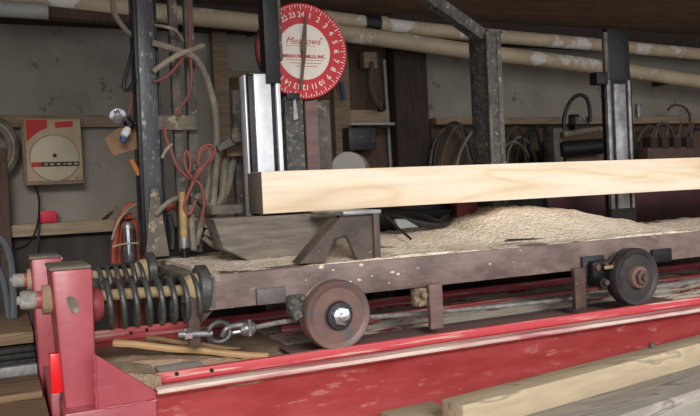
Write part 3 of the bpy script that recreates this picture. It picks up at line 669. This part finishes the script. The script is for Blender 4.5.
hose('hydraulic_hose', [(153, 25, 3.06), (166, 27, 3.0), (176, 31, 3.0), (183, 41, 3.04)], .0065, 'hose_pale', 'thin pale hose hooked over the mast bars near the top')
hose('hydraulic_hose', [(225, 150, 3.12), (224, 175, 3.1), (222, 196, 3.1), (214, 206, 3.08), (204, 203, 3.05), (198, 196, 3.02)], .015, 'hose_grey', 'grey hose curving up to the valve bracket left of the knee')
hose('hydraulic_hose', [(236, 128, 3.12), (233, 158, 3.12), (229, 182, 3.12), (221, 203, 3.12), (213, 214, 3.1)], .016, 'hose_grey', 'dusty grey hose right of the other hoses near the knee')
hose('hydraulic_hose', [(210, 150, 3.1), (209, 176, 3.08), (206, 200, 3.06), (202, 222, 3.04), (196, 245, 3.04)], .012, 'hose_grey', 'slack dusty hose hanging behind the red wire loops')
hose('hydraulic_hose', [(205, 232, 2.98), (218, 238, 2.96), (232, 241, 2.94), (238, 252, 2.93), (241, 268, 2.93)], .013, 'hose_grey', 'dusty bent hose running down in front of the weathered block')
hose('hydraulic_hose', [(204, 238, 2.96), (214, 246, 2.93), (224, 252, 2.92), (230, 266, 2.9)], .010, 'hose_grey', 'thinner dusty hose beside the bent hose at the block')
hose('hydraulic_hose', [(156, 214, 3.0), (164, 206, 2.98), (172, 200, 3.0), (184, 196, 3.02)], .010, 'hose_grey', 'short grey hose slanting across the mast foot')
hose('hydraulic_hose', [(168, 215, 3.1), (172, 232, 3.08), (172, 250, 3.06)], .014, 'rubber', 'black hose standing behind the yellow grip at the mast foot')
hose('hydraulic_hose', [(191, 205, 3.0), (192, 230, 3.0), (194, 250, 3.0)], .013, 'hose_grey', 'grey hose running straight down right of the yellow grip')
hose('red_wire', [(188, -12, 3.02), (189.5, 20, 3.01), (190.5, 55, 3.0), (191.5, 78, 3.0), (188, 96, 3.0), (180, 108, 3.0), (176, 116, 2.99)], .0055, 'red_wire', 'red wire running down the mast bars from the roof to the clamp', 'wire')
hose('red_wire', [(154, 82, 3.02), (166, 77, 3.0), (176, 67, 2.99), (186, 54, 3.0)], .006, 'red_wire', 'short red wire slanting over the bars below the pale hose', 'wire')
hose('red_wire', [(165, 128, 3.0), (166, 138, 2.99), (171, 150, 2.98), (177, 166, 2.98), (186, 176, 2.98), (194, 180, 2.98)], .0065, 'red_wire', 'red wire trailing from the clamp down to the wire knot', 'wire')
hose('red_wire', [(194, 180, 2.97), (200, 168, 2.96), (211, 160, 2.96), (215, 150, 2.96), (209, 145, 2.96), (200, 150, 2.96), (197, 162, 2.96)], .0065, 'red_wire', 'red wire tied in the large loop right of the bars', 'wire')
hose('red_wire', [(196, 178, 2.955), (206, 163, 2.95), (212, 154, 2.95), (208, 148, 2.95), (200, 154, 2.95), (198, 166, 2.95)], .005, 'red_wire', 'red wire forming the inner loop of the tied bundle', 'wire')
hose('red_wire', [(192, 178, 2.96), (186, 168, 2.96), (184, 158, 2.96), (187, 151, 2.96), (190, 160, 2.96), (190, 172, 2.96)], .005, 'red_wire', 'red wire in the small loop left of the large loop', 'wire')
hose('red_wire', [(194, 181, 2.96), (188, 195, 2.96), (184, 208, 2.97), (190, 214, 2.97), (196, 200, 2.97)], .006, 'red_wire', 'red wire tail below the knot beside the yellow grip', 'wire')
hose('red_wire', [(196, 180, 2.965), (202, 188, 2.96), (204, 204, 2.96), (202, 222, 2.97)], .006, 'red_wire', 'red wire tail hanging right of the knot', 'wire')
hose('red_wire', [(172, 144, 2.98), (166, 150, 2.98), (162, 158, 2.985)], .006, 'hose_pale', 'short pale wire end sticking out left of the red wire', 'wire')
hose('orange_hose', [(164, 213, 3.12), (172, 206, 3.1), (180, 210, 3.1), (186, 200, 3.1), (190, 186, 3.1)], .011, 'orange_hose', 'red orange hose behind the mast bars at the foot', 'hose')
# yellow grip tool
t = thing('yellow_grip', 'worn yellow grip with a metal ferrule standing at the mast foot', 'grip', W(184, 250, 2.985))
obj('handle', B().tube(hp((182, 192, 2.985), (183, 210, 2.985), (184, 238, 2.985)), [.013, .016, .017], 14), 'yellow_grip', t)
obj('ferrule', B().cyl(W(184, 237, 2.985), W(184.5, 248, 2.985), .02, None, 14), 'worn_steel', t)
obj('stub', B().cyl(W(184.5, 247, 2.985), W(185, 258, 2.985), .014, None, 12), 'black_steel', t)
# valve bracket
t = thing('valve_bracket', 'dusty valve bracket with a round boss left of the polished knee', 'bracket', W(230, 150, 3.0))
obj('arm', slant(219, 221, 142, 236, 240, 131, 3.0, .02), 'dusty_plate', t)
b = B(); a = [Q(216, 146, 3.0), Q(236, 133, 3.0), Q(242, 138, 3.0), Q(238, 144, 3.0), Q(218, 152, 3.0)]; b.prism(a, 2.985, 3.02, 'y', .003); obj('body', b, 'dusty_steel', t)
c = W(236, 137, 2.98); obj('boss', B().cyl((c.x, 2.965, c.z), (c.x, 3.0, c.z), .022, None, 16), 'dusty_plate', t)
tag(obj('wood_block', bxp(227, 243, 142, 156, 3.06, .08), 'tan_girt'), 'small tan wooden block behind the valve bracket', 'block')
tag(obj('steel_post', bxp(234, 241, 90, 160, 3.13, .05, .6575), 'dusty_steel'), 'short grey steel post left of the polished knee', 'post')
tag(obj('flat_ledge', bxp(212, 243, 205, 214, 2.9, .2), 'dusty_plate'), 'dusty flat ledge at the left behind the weathered block', 'ledge')

# things hung left of the mast
t = thing('work_light', 'small chrome lamp hanging left of the mast over a cardboard flap', 'lamp', W(120, 120, 3.05))
c = W(119, 118, 3.05); obj('reflector', B().lathe(c+Vector((0, .02, 0)), (-.2, -1, .3), [(-.03, 0), (-.03, .012), (0, .026), (.03, .033), (.03, .03), (.005, .02), (.003, 0)], 24), 'chrome', t)
obj('socket', B().cyl(W(126, 119, 3.05), W(131, 128, 3.04), .018, .022, 14), 'black_steel', t)
obj('bulb', B().lathe(W(127, 130, 3.03), (-.5, -.3, -.8), [(-.01, 0), (-.008, .013), (.012, .018), (.03, .014), (.036, 0)], 18), 'white_plastic', t)
obj('cap', B().cyl(W(124, 138, 3.02), W(122, 142, 3.02), .016, .012, 12), 'blue', t)
hose('red_wire', [(133, 94, 3.06), (131, 104, 3.06), (128, 114, 3.06)], .004, 'red_wire', 'thin red wire above the small chrome lamp', 'wire')
b = B(); b.prism([Q(104, 139, 3.08), Q(118, 128, 3.08), Q(138, 122, 3.08), Q(139, 148, 3.08), Q(113, 156, 3.08)], 3.075, 3.083, 'y', 0)
tag(obj('cardboard_flap', b, 'cardboard'), 'tilted brown cardboard flap hanging behind the chrome lamp', 'cardboard')
tag(obj('marker', B().tube(hp((131, 160, 3.05), (139, 175, 3.05)), .011, 8), 'orange'), 'short orange stick hanging below the cardboard flap', 'stick')
# orange hose loops and chrome cylinder behind the springs
hose('orange_hose', [(114, 268, 3.35), (114, 246, 3.35), (117, 224, 3.35), (126, 208, 3.35), (136, 203, 3.35)], .011, 'orange_hose', 'outer orange hose arching up left of the mast foot', foot=.112)
hose('orange_hose', [(119, 268, 3.3), (119, 244, 3.3), (122, 226, 3.3), (129, 219, 3.3), (136, 226, 3.3), (139, 244, 3.3), (139, 266, 3.3)], .013, 'orange_hose', 'inner orange hose loop around the chrome cylinder', foot=.112)
hose('orange_hose', [(114, 268, 3.27), (115.5, 240, 3.27), (118, 222, 3.27), (123, 217, 3.27), (132, 216, 3.27)], .013, 'orange_hose', 'middle orange hose between the two other orange loops', foot=.112)
hose('air_hose', [(112, 240, 3.25), (118, 222, 3.25), (130, 208, 3.2), (141, 204, 3.15), (146, 210, 3.12)], .0055, 'hose_pale', 'thin pale hose arching over the orange hose loops')
hose('air_hose', [(112, 247, 3.2), (124, 244, 3.2), (140, 243, 3.2)], .004, 'hose_pale', 'thin pale rod crossing in front of the orange hoses', 'rod')
t = thing('chrome_cylinder', 'upright chrome cylinder among the orange hoses behind the springs', 'cylinder', W(129, 262, 3.22))
obj('barrel', B().cyl(W(128, 228, 3.22), W(130.5, 262, 3.22), .022, None, 20), 'chrome', t)
obj('cap', B().lathe(W(128, 228.5, 3.22), (0, 0, 1), [(0, .027), (.012, .027), (.026, .018), (.026, 0)], 20), 'worn_steel', t)

# ------------------------------------------------------------------ wall things at the left
t = thing('blade_carton', 'flat cream and red carton with a round saw blade hanging on the wall', 'carton', W(52, 183, YW-.1))
bx0, bx1, bz0, bz1 = rect(25.5, 82, 119, 181, YW-.1)
obj('carton', B().box(bx0, bx1, YW-.1, YW-.045, bz0, bz1, .004), 'box_card', t)
obj('side_rail', B().box(bx0-.014, bx0+.001, YW-.105, YW-.045, bz0-.005, bz1-.01, .003), 'tan_girt', t)
obj('side_rail', B().box(bx0-.01, bx1+.004, YW-.108, YW-.045, bz0-.018, bz0, .003), 'tan_girt', t)
q = lambda x, y: (bx0+(x-25.5)/56.5*(bx1-bx0), bz1-(y-119)/62*(bz1-bz0))
cxz = q(54, 158)
b = B(); b.prism([q(27, 119.8), q(48, 119.8), q(48, 128), q(40, 131), q(33, 136), q(27, 142)], YW-.1015, YW-.099, 'y', 0); b.prism([q(56, 122), q(74, 121), q(74, 127), q(56, 128)], YW-.1015, YW-.099, 'y', 0); obj('red_print', b, 'print_red', t)['label'] = 'red printed corner'
rb = 24.5/56.5*(bx1-bx0)
obj('saw_blade', B().lathe((cxz[0], YW-.1, cxz[1]), (0, -1, 0), [(0, rb), (.004, rb), (.0045, rb*.98), (.0045, .0)], 64), 'blade_grey', t)
obj('blade_rim', B().tube([(cxz[0]+rb*math.cos(a), YW-.102, cxz[1]+rb*math.sin(a)) for a in [i*2*PI/60 for i in range(60)]], .003, 6, True), 'tan_girt', t)
b = B(); b.cyl((cxz[0], YW-.108, cxz[1]+.012), (cxz[0], YW-.104, cxz[1]+.012), .01, None, 16); obj('arbor_hole', b, 'print_black', t)
b = B(); l0, l1 = q(31, 162), q(78.5, 166.5); b.prism([(l0[0], l0[1]), (l1[0], l0[1]), (l1[0], l1[1]), (l0[0], l1[1])], YW-.1065, YW-.1045, 'y', 0); obj('blade_band', b, 'print_black', t)['label'] = 'black printed band with red end'
b = B(); b.prism([(l0[0], l0[1]), (q(40, 0)[0], l0[1]), (q(40, 0)[0], l1[1]), (l0[0], l1[1])], YW-.1075, YW-.1055, 'y', 0); obj('band_end', b, 'print_red', t)
b = B(); zc = (l0[1]+l1[1])/2
r5 = random.Random(5); xx = q(43, 0)[0]
while xx < l1[0]-.02:
    w = r5.uniform(.008, .02); b.prism([(xx, zc-.004), (xx+w, zc-.004), (xx+w, zc+.004), (xx, zc+.004)], YW-.1073, YW-.1055, 'y', 0); xx += w+r5.uniform(.006, .014)
obj('band_print', b, 'box_card', t)
tag(obj('red_box', bxp(39.5, 57, 211, 223.5, YW-.1, .07, wz(50, 222.2)+.0005), 'pink_box'), 'small bright pinkish red box standing on the pale wall ledge', 'box')
b = B(); b.tube(hp((97, 222, YW-.07), (104, 215, YW-.05), (112, 209.5, YW-.03)), [.004, .010, .007], 6)
tag(obj('wood_chip', b, 'pale_girt'), 'small curled wood chip on the pale ledge left of the orange hoses', 'wood chip')
hose('black_wire', [(35, 184, YW-.05), (39, 200, YW-.05), (38, 222, YW-.14), (30, 242, YW-.2), (14, 250, YW-.3), (-8, 252, YW-.3)], .005, 'rubber', 'thin black wire hanging from the blade carton and curving left', 'wire')
hose('black_wire', [(39, 212, YW-.006), (39, 220, YW-.097), (38.5, 236, YW-.097), (36, 256, YW-.05), (35, 300, YW-.04)], .006, 'hose_blue', 'grey wire hanging straight down below the small red box', 'wire')
t = thing('hose_coil', 'pale round hose coil hanging at the far left edge of the wall', 'hose coil', W(-8, 150, YW-.1))
for i, (rr_, kk) in enumerate(((.115, 'dusty_steel'), (.098, 'hose_pale'), (.083, 'hose_grey'))):
    c = W(-9, 148, YW-.08); obj('coil_turn', B().tube([c+Vector((rr_*math.cos(a), -.01*i, 1.25*rr_*math.sin(a))) for a in [j*2*PI/40 for j in range(40)]], .012, 8, True), kk, t)
hose('rubber_hose', [(-14, 232, 3.5), (2, 240, 3.5), (10, 258, 3.5), (13, 285, 3.5), (14, 318, 3.5)], .016, 'hose_blue', 'grey blue hose curving down at the far left edge')
hose('rubber_hose', [(-14, 262, 3.55), (-2, 268, 3.55), (5, 288, 3.55), (9, 318, 3.55)], .014, 'hose_blue', 'second grey hose below the grey blue hose at the far left')
t = thing('rag_bundle', 'white and red wrapped bundle lying behind the far red post', 'bundle', W(46, 265, 3.5))
obj('wrap', B().tube(hp((29, 261, 3.5), (40, 259.5, 3.5), (56, 259, 3.5), (62, 260, 3.5)), [.012, .02, .02, .012], 12), 'white_plastic', t)
b = B(); b.tube(hp((33, 260.6, 3.495), (38, 259.8, 3.495)), .0205, 12); b.tube(hp((54, 259.2, 3.495), (60, 259.6, 3.495)), [.0208, .017], 12); obj('red_band', b, 'print_red', t)
q0, q1, z0, z1 = rect(28, 64, 264.5, 300, 3.44)
tag(obj('dark_stand', B().box(max(q0, .09), q1, 3.44, 3.58, .1, z1-.004, .004), 'dark_wood'), 'dark wooden stand under the white and red bundle behind the posts', 'stand')
# plank stack in the left corner
def plk(x0_, x1_, y0_, y1_, z0_, z1_, mk, label, name='plank'): return tag(obj(name, B().box(x0_, x1_, y0_, y1_, z0_, z1_, .004), mk), label, 'plank' if name == 'plank' else 'steel bar')
plk(-1.2, .1, 3.10, 3.86, .386, .43, 'floor_board', 'wide tan plank lying behind the far red post at left')
plk(-1.0, .1, 3.16, 3.7, .3, .385, 'wall_dark', 'dark timber bearer under the wide tan plank at left')
for i, (yy, zz) in enumerate(((3.03, .385), (2.975, .372), (2.92, .36))):
    plk(-1.0, .1, yy, yy+.045, .3, zz, 'black_steel', ('farthest black steel bar lying below the wide tan plank', 'middle black steel bar of three lying on the platform at left', 'nearest black steel bar of three lying beside the grey angle')[i], 'steel_bar')
plk(-1.0, .1, 2.865, 2.90, .3, .35, 'conduit', 'grey steel angle lying on the plank platform at left', 'steel_bar')
plk(-1.0, .1, 2.56, 2.84, .3005, .322, 'floor_board', 'brown loose plank in front of the grey angle at lower left')
# ------------------------------------------------------------------ things between dial post and right knee
t = thing('stone_roll', 'pale grey round roll standing behind the timber right of the dial', 'roll', W(360, 166, 3.5))
c = W(348, 169, 3.3); r_ = .083
obj('roll_body', B().lathe((c.x, 3.3, c.z), (.55, .83, 0), [(0, 0), (0, r_*.9), (0, r_*.97), (.004, r_), (.004, r_), (.17, r_), (.175, r_*.96), (.175, 0)], 48), 'roll_grey', t)
obj('roll_stand', B().box(c.x-.01, c.x+.13, 3.34, 3.44, .1, c.z-.078, .004), 'dark_wood', t)
t = thing('wall_shelf', 'small pale shelf on the wall behind the curved handle', 'shelf', W(366, 125, YW-.2))
obj('board', B().prism([(W(347, 122, 3.95).x, 3.9), (W(391, 122, 3.95).x, 3.9), (W(391, 118, YW-.03).x, YW-.027), (W(352, 118, YW-.03).x, YW-.027)], W(368, 125, 3.9).z, W(368, 122.5, 3.9).z, 'z', .002), 'roll_grey', t)
obj('back_board', bxp(347, 390, 110, 124, YW-.05, .02), 'pale_girt', t)
tag(obj('dark_crate', bxp(349, 376, 127, 150, 3.95, .1), 'dark_steel'), 'dark crate hanging under the small pale shelf', 'crate')
t = thing('curved_handle', 'curved brown wooden handle with a black tip hanging above the pale shelf', 'handle', W(380, 112, YW-.15))
obj('handle', B().tube(cat(hp((371, 62, YW-.12), (370, 82, YW-.12), (374, 98, YW-.12), (381, 108, YW-.12)), 6), .02, 10), 'brown_wood', t)
obj('head', bxp(364, 377, 52, 68, YW-.13, .06), 'tan_girt', t)
obj('tip', B().lathe(W(381, 109, YW-.12), (0, -.2, -1), [(-.02, .02), (.0, .024), (.012, .02), (.016, 0)], 14), 'black_steel', t)
tag(obj('blue_tool', B().tube(hp((341, 82, YW-.1), (344, 100, YW-.1)), .013, 8), 'blue'), 'small dull blue tool hanging on the stud right of the dial', 'tool')

# hanging hoses on the back wall
G = 'black hoses hanging on the back wall'
hl = [([(434, 165), (437, 145), (446, 128), (456, 123), (466, 132), (474, 160)], .012, 'outer black hose arch hanging on the ledge left of the grimy knee'),
      ([(441, 165), (446, 144), (456, 127), (462, 130), (470, 165)], .009, 'inner brown hose arch hanging left of the grimy knee'),
      ([(456, 168), (462, 148), (474, 130), (486, 124)], .009, 'grey hose slanting up to the grimy knee from its left'),
      ([(503, 160), (506, 140), (514, 128), (522, 132), (526, 162)], .011, 'dark hose arch hanging right of the grimy knee'),
      ([(528, 164), (530, 140), (537, 127), (546, 128), (552, 144), (553, 164)], .011, 'dark hose arch in the middle between grimy knee and machine'),
      ([(504, 148), (512, 142), (522, 146), (530, 158)], .008, 'thin pale hose bow right of the grimy knee'),
      ([(646, 160), (650, 138), (660, 124), (670, 128), (676, 148), (676, 164)], .012, 'dark hose arch right of the black knee'),
      ([(668, 110), (674, 105), (684, 107), (690, 116), (688, 128), (678, 132)], .009, 'round hose loop at the right edge above the ledge'),
      ([(684, 168), (686, 144), (694, 130), (704, 130)], .012, 'dark hose arch at the far right edge'),
      ([(430, 166), (432, 150), (439, 134), (450, 126), (460, 128)], .009, 'leftmost brown hose hanging beside the dark wide post'),
      ([(507, 166), (509, 150), (517, 138), (526, 140), (534, 154), (536, 166)], .009, 'grey hose arch in front of the dark arches right of the grimy knee'),
      ([(516, 166), (519, 146), (528, 131), (538, 134), (543, 166)], .008, 'black hose arch overlapping the two dark arches'),
      ([(636, 166), (637, 146), (642, 132), (650, 126), (660, 136), (662, 166)], .010, 'brown hose arch close to the right side of the black knee'),
      ([(662, 166), (664, 148), (670, 140), (678, 146), (680, 166)], .009, 'low rusty hose bow under the larger arch at the right')]
for i, (r_, rad, lb) in enumerate(hl):
    hose('hanging_hose', [(a, c, YW-.16-.01*(i % 3)) for a, c in r_], rad, ('rubber', 'bracket_brown', 'hose_grey', 'bracket_brown', 'rubber', 'hose_grey', 'bracket_brown', 'rust_brown', 'rubber', 'bracket_brown', 'hose_grey', 'rubber', 'bracket_brown', 'rust_brown')[i], lb)
# machine behind
t = thing('power_unit', 'dark machine with a pale pointed arm behind the timber left of black knee', 'machine', W(582, 160, 3.7))
obj('housing', bxp(566, 604, 140, 172, 3.7, .25, .1), 'rust_brown', t)
obj('motor', B().cyl(W(558, 150, 3.66), W(600, 146, 3.66), .05, None, 20), 'black_steel', t)
obj('arm', B().tube(hp((562, 135, 3.62), (585, 131, 3.62), (600, 128.5, 3.62), (606, 128, 3.62)), [.02, .018, .016, .006], 12), 'dusty_steel', t)['label'] = 'pale pointed arm'
obj('end_plate', bxp(554, 563, 128, 165, 3.64, .1), 'dusty_steel', t)
obj('fin', bxp(575, 580, 114, 135, 3.7, .06), 'black_steel', t)
obj('valve', bxp(576, 590, 117, 124, 3.66, .06), 'gritty_steel', t)
hose('machine_hose', [(564, 134, 3.64), (564, 118, 3.64), (570, 102, 3.64), (579, 95, 3.64), (587, 99, 3.64), (590, 112, 3.64), (590, 122, 3.64)], .012, 'rubber', 'black hose arching over the dark machine')

t = thing('valve_manifold', 'dark valve manifold with upright levers behind the timber at the right edge', 'valve', W(672, 165, 3.8))
obj('manifold_block', bxp(648, 700, 147, 172, 3.8, .12, .1), 'rust_brown', t)
for px_ in (655, 666, 678, 690): 
    v_ = obj('valve', bxp(px_-3.5, px_+3.5, 137, 148, 3.79, .08), 'dark_wood', t)
    obj('lever', B().cyl(W(px_, 138, 3.83), W(px_+3, 122, 3.80), .008, .006, 8), 'dusty_steel', v_)
# stuff below the timber
tag(obj('maroon_beam', B().box(W(548, 215, 3.24).x, X1+.9, 3.24, 3.34, .62, .885, .003), 'maroon'), 'dark maroon steel beam behind the sawdust at right', 'beam')
tag(obj('maroon_block', bxp(457, 477.5, 200, 223, 2.83, .05), 'maroon_block'), 'small dark red block standing in the sawdust under the timber', 'block')
hose('black_hose', [(384, 212, 2.76), (398, 217, 2.74), (416, 222, 2.73), (436, 225, 2.74), (449, 221, 2.78), (453, 213, 2.84)], .012, 'rubber', 'thick black hose lying in a bow on the sawdust under the timber')
hose('black_hose', [(382, 208, 2.82), (400, 211, 2.8), (420, 214, 2.79), (434, 220, 2.78), (446, 223, 2.78)], .011, 'rubber', 'upper black hose under the timber left of the dark red block')
tag(obj('black_bar', bxp(376, 456, 202, 211.5, 2.90, .06), 'black_steel'), 'black bar running behind the hoses under the timber', 'bar')
b = B(); b.prism([Q(394, 219, 2.7), Q(404, 219, 2.7), Q(418, 227, 2.7), Q(398, 229, 2.7)], 2.69, 2.71, 'y', .001)
tag(obj('grey_plate', b, 'conduit'), 'small grey plate stuck in the sawdust below the black hoses', 'plate')
tag(obj('dark_stick', B().tube(hp((385, 215, 2.66), (398, 228, 2.6), (411, 239, 2.5)), .005, 6), 'rubber'), 'thin dark stick poking out of the sawdust below the hoses', 'stick')
tag(obj('toothed_bar', bxp(497, 521, 200, 209, 3.06, .04), 'black_steel'), 'dark bar end showing over the sawdust right of the dark red block', 'bar')
tag(obj('rear_bar', B().box(W(372, 210, 3.26).x, W(545, 210, 3.26).x, 3.26, 3.34, .62, .87, .003), 'black_steel'), 'black rear beam behind the sawdust heap in the middle', 'beam')

# ------------------------------------------------------------------ boards in the foreground
def lboard(name, f0, f1, width, zt, th, mk, label, catg='board', ext=1.4):
    a, c = W(*f0, Z=zt), W(*f1, Z=zt); d = (c-a).normalized(); n = Vector((d.y, -d.x, 0))*width; e = c+d*ext
    z0 = Vector((0, 0, -th)); P = [a, a+n, e+n, e]
    b = B().hexa([p+z0 for p in P]+P, .004); return tag(obj(name, b, mk), label, catg), a, d
lboard('board', (441, 399), (700, 334), .085, .335, .075, 'board_tan', 'tan squared board nearest the red channel at lower right', ext=.55)
lboard('board', (500, 420), (700, 361), .19, .26, .16, 'board_grey', 'grey weathered board lying in front of the tan board')
lboard('board', (380, 411), (440, 399), .12, .259, .159, 'board_tan', 'short pale board end beside the red channel left of the tan board', ext=-.03)
lboard('concrete_slab', (640, 424), (700, 394), .5, .23, .13, 'slab', 'whitish flat slab at the bottom right corner', 'slab')
pg = W(649, 346, Z=.34); tag(obj('bolt_stub', B().cyl((pg.x, pg.y-.012, .3353), (pg.x, pg.y-.012, .352), .009, None, 10), 'dusty_steel'), 'small bolt stub on the tan board against the red channel', 'bolt')

GR = {'headblock_knee': 'headblock knees along the carriage', 'bumper_spring': 'bumper springs at the end posts', 'hydraulic_hose': 'hoses around the mast', 'red_wire': 'red wires around the mast',
      'hanging_hose': 'hoses hanging on the back wall', 'plastic_pipe': 'pipes across the back wall', 'board': 'boards lying in front of the track', 'wooden_stick': 'sticks lying in the sawdust',
      'steel_bar': 'steel bars on the floor at the left', 'orange_hose': 'orange hoses by the chrome cylinder', 'black_hose': 'black hoses under the timber', 'rubber_hose': 'grey hoses at the far left', 'black_wire': 'wires under the blade carton', 'air_hose': 'thin pale lines by the orange hoses', 'plank': 'planks on the floor at the left'}
for o in list(SC.objects):
    kk = o.name.split('.')[0]
    if o.parent is None and kk in GR: o['group'] = GR[kk]
# ------------------------------------------------------------------ light
w = bpy.data.worlds.new('sky'); SC.world = w; w.use_nodes = True
bg = w.node_tree.nodes['Background']; bg.inputs[0].default_value = (.95, .98, 1.0, 1); bg.inputs[1].default_value = 1.0
sd = bpy.data.lights.new('sun', 'SUN'); sd.energy = 2.0; sd.angle = math.radians(20); sd.color = (1, .985, .96)
so = bpy.data.objects.new('sun', sd); COL.objects.link(so)
so.rotation_euler = Vector((.22, 1, -.45)).to_track_quat('-Z', 'Y').to_euler()
vs = SC.view_settings; vs.view_transform = 'Standard'; vs.look = 'None'; vs.gamma = 1; vs.use_curve_mapping = False; vs.exposure = .27
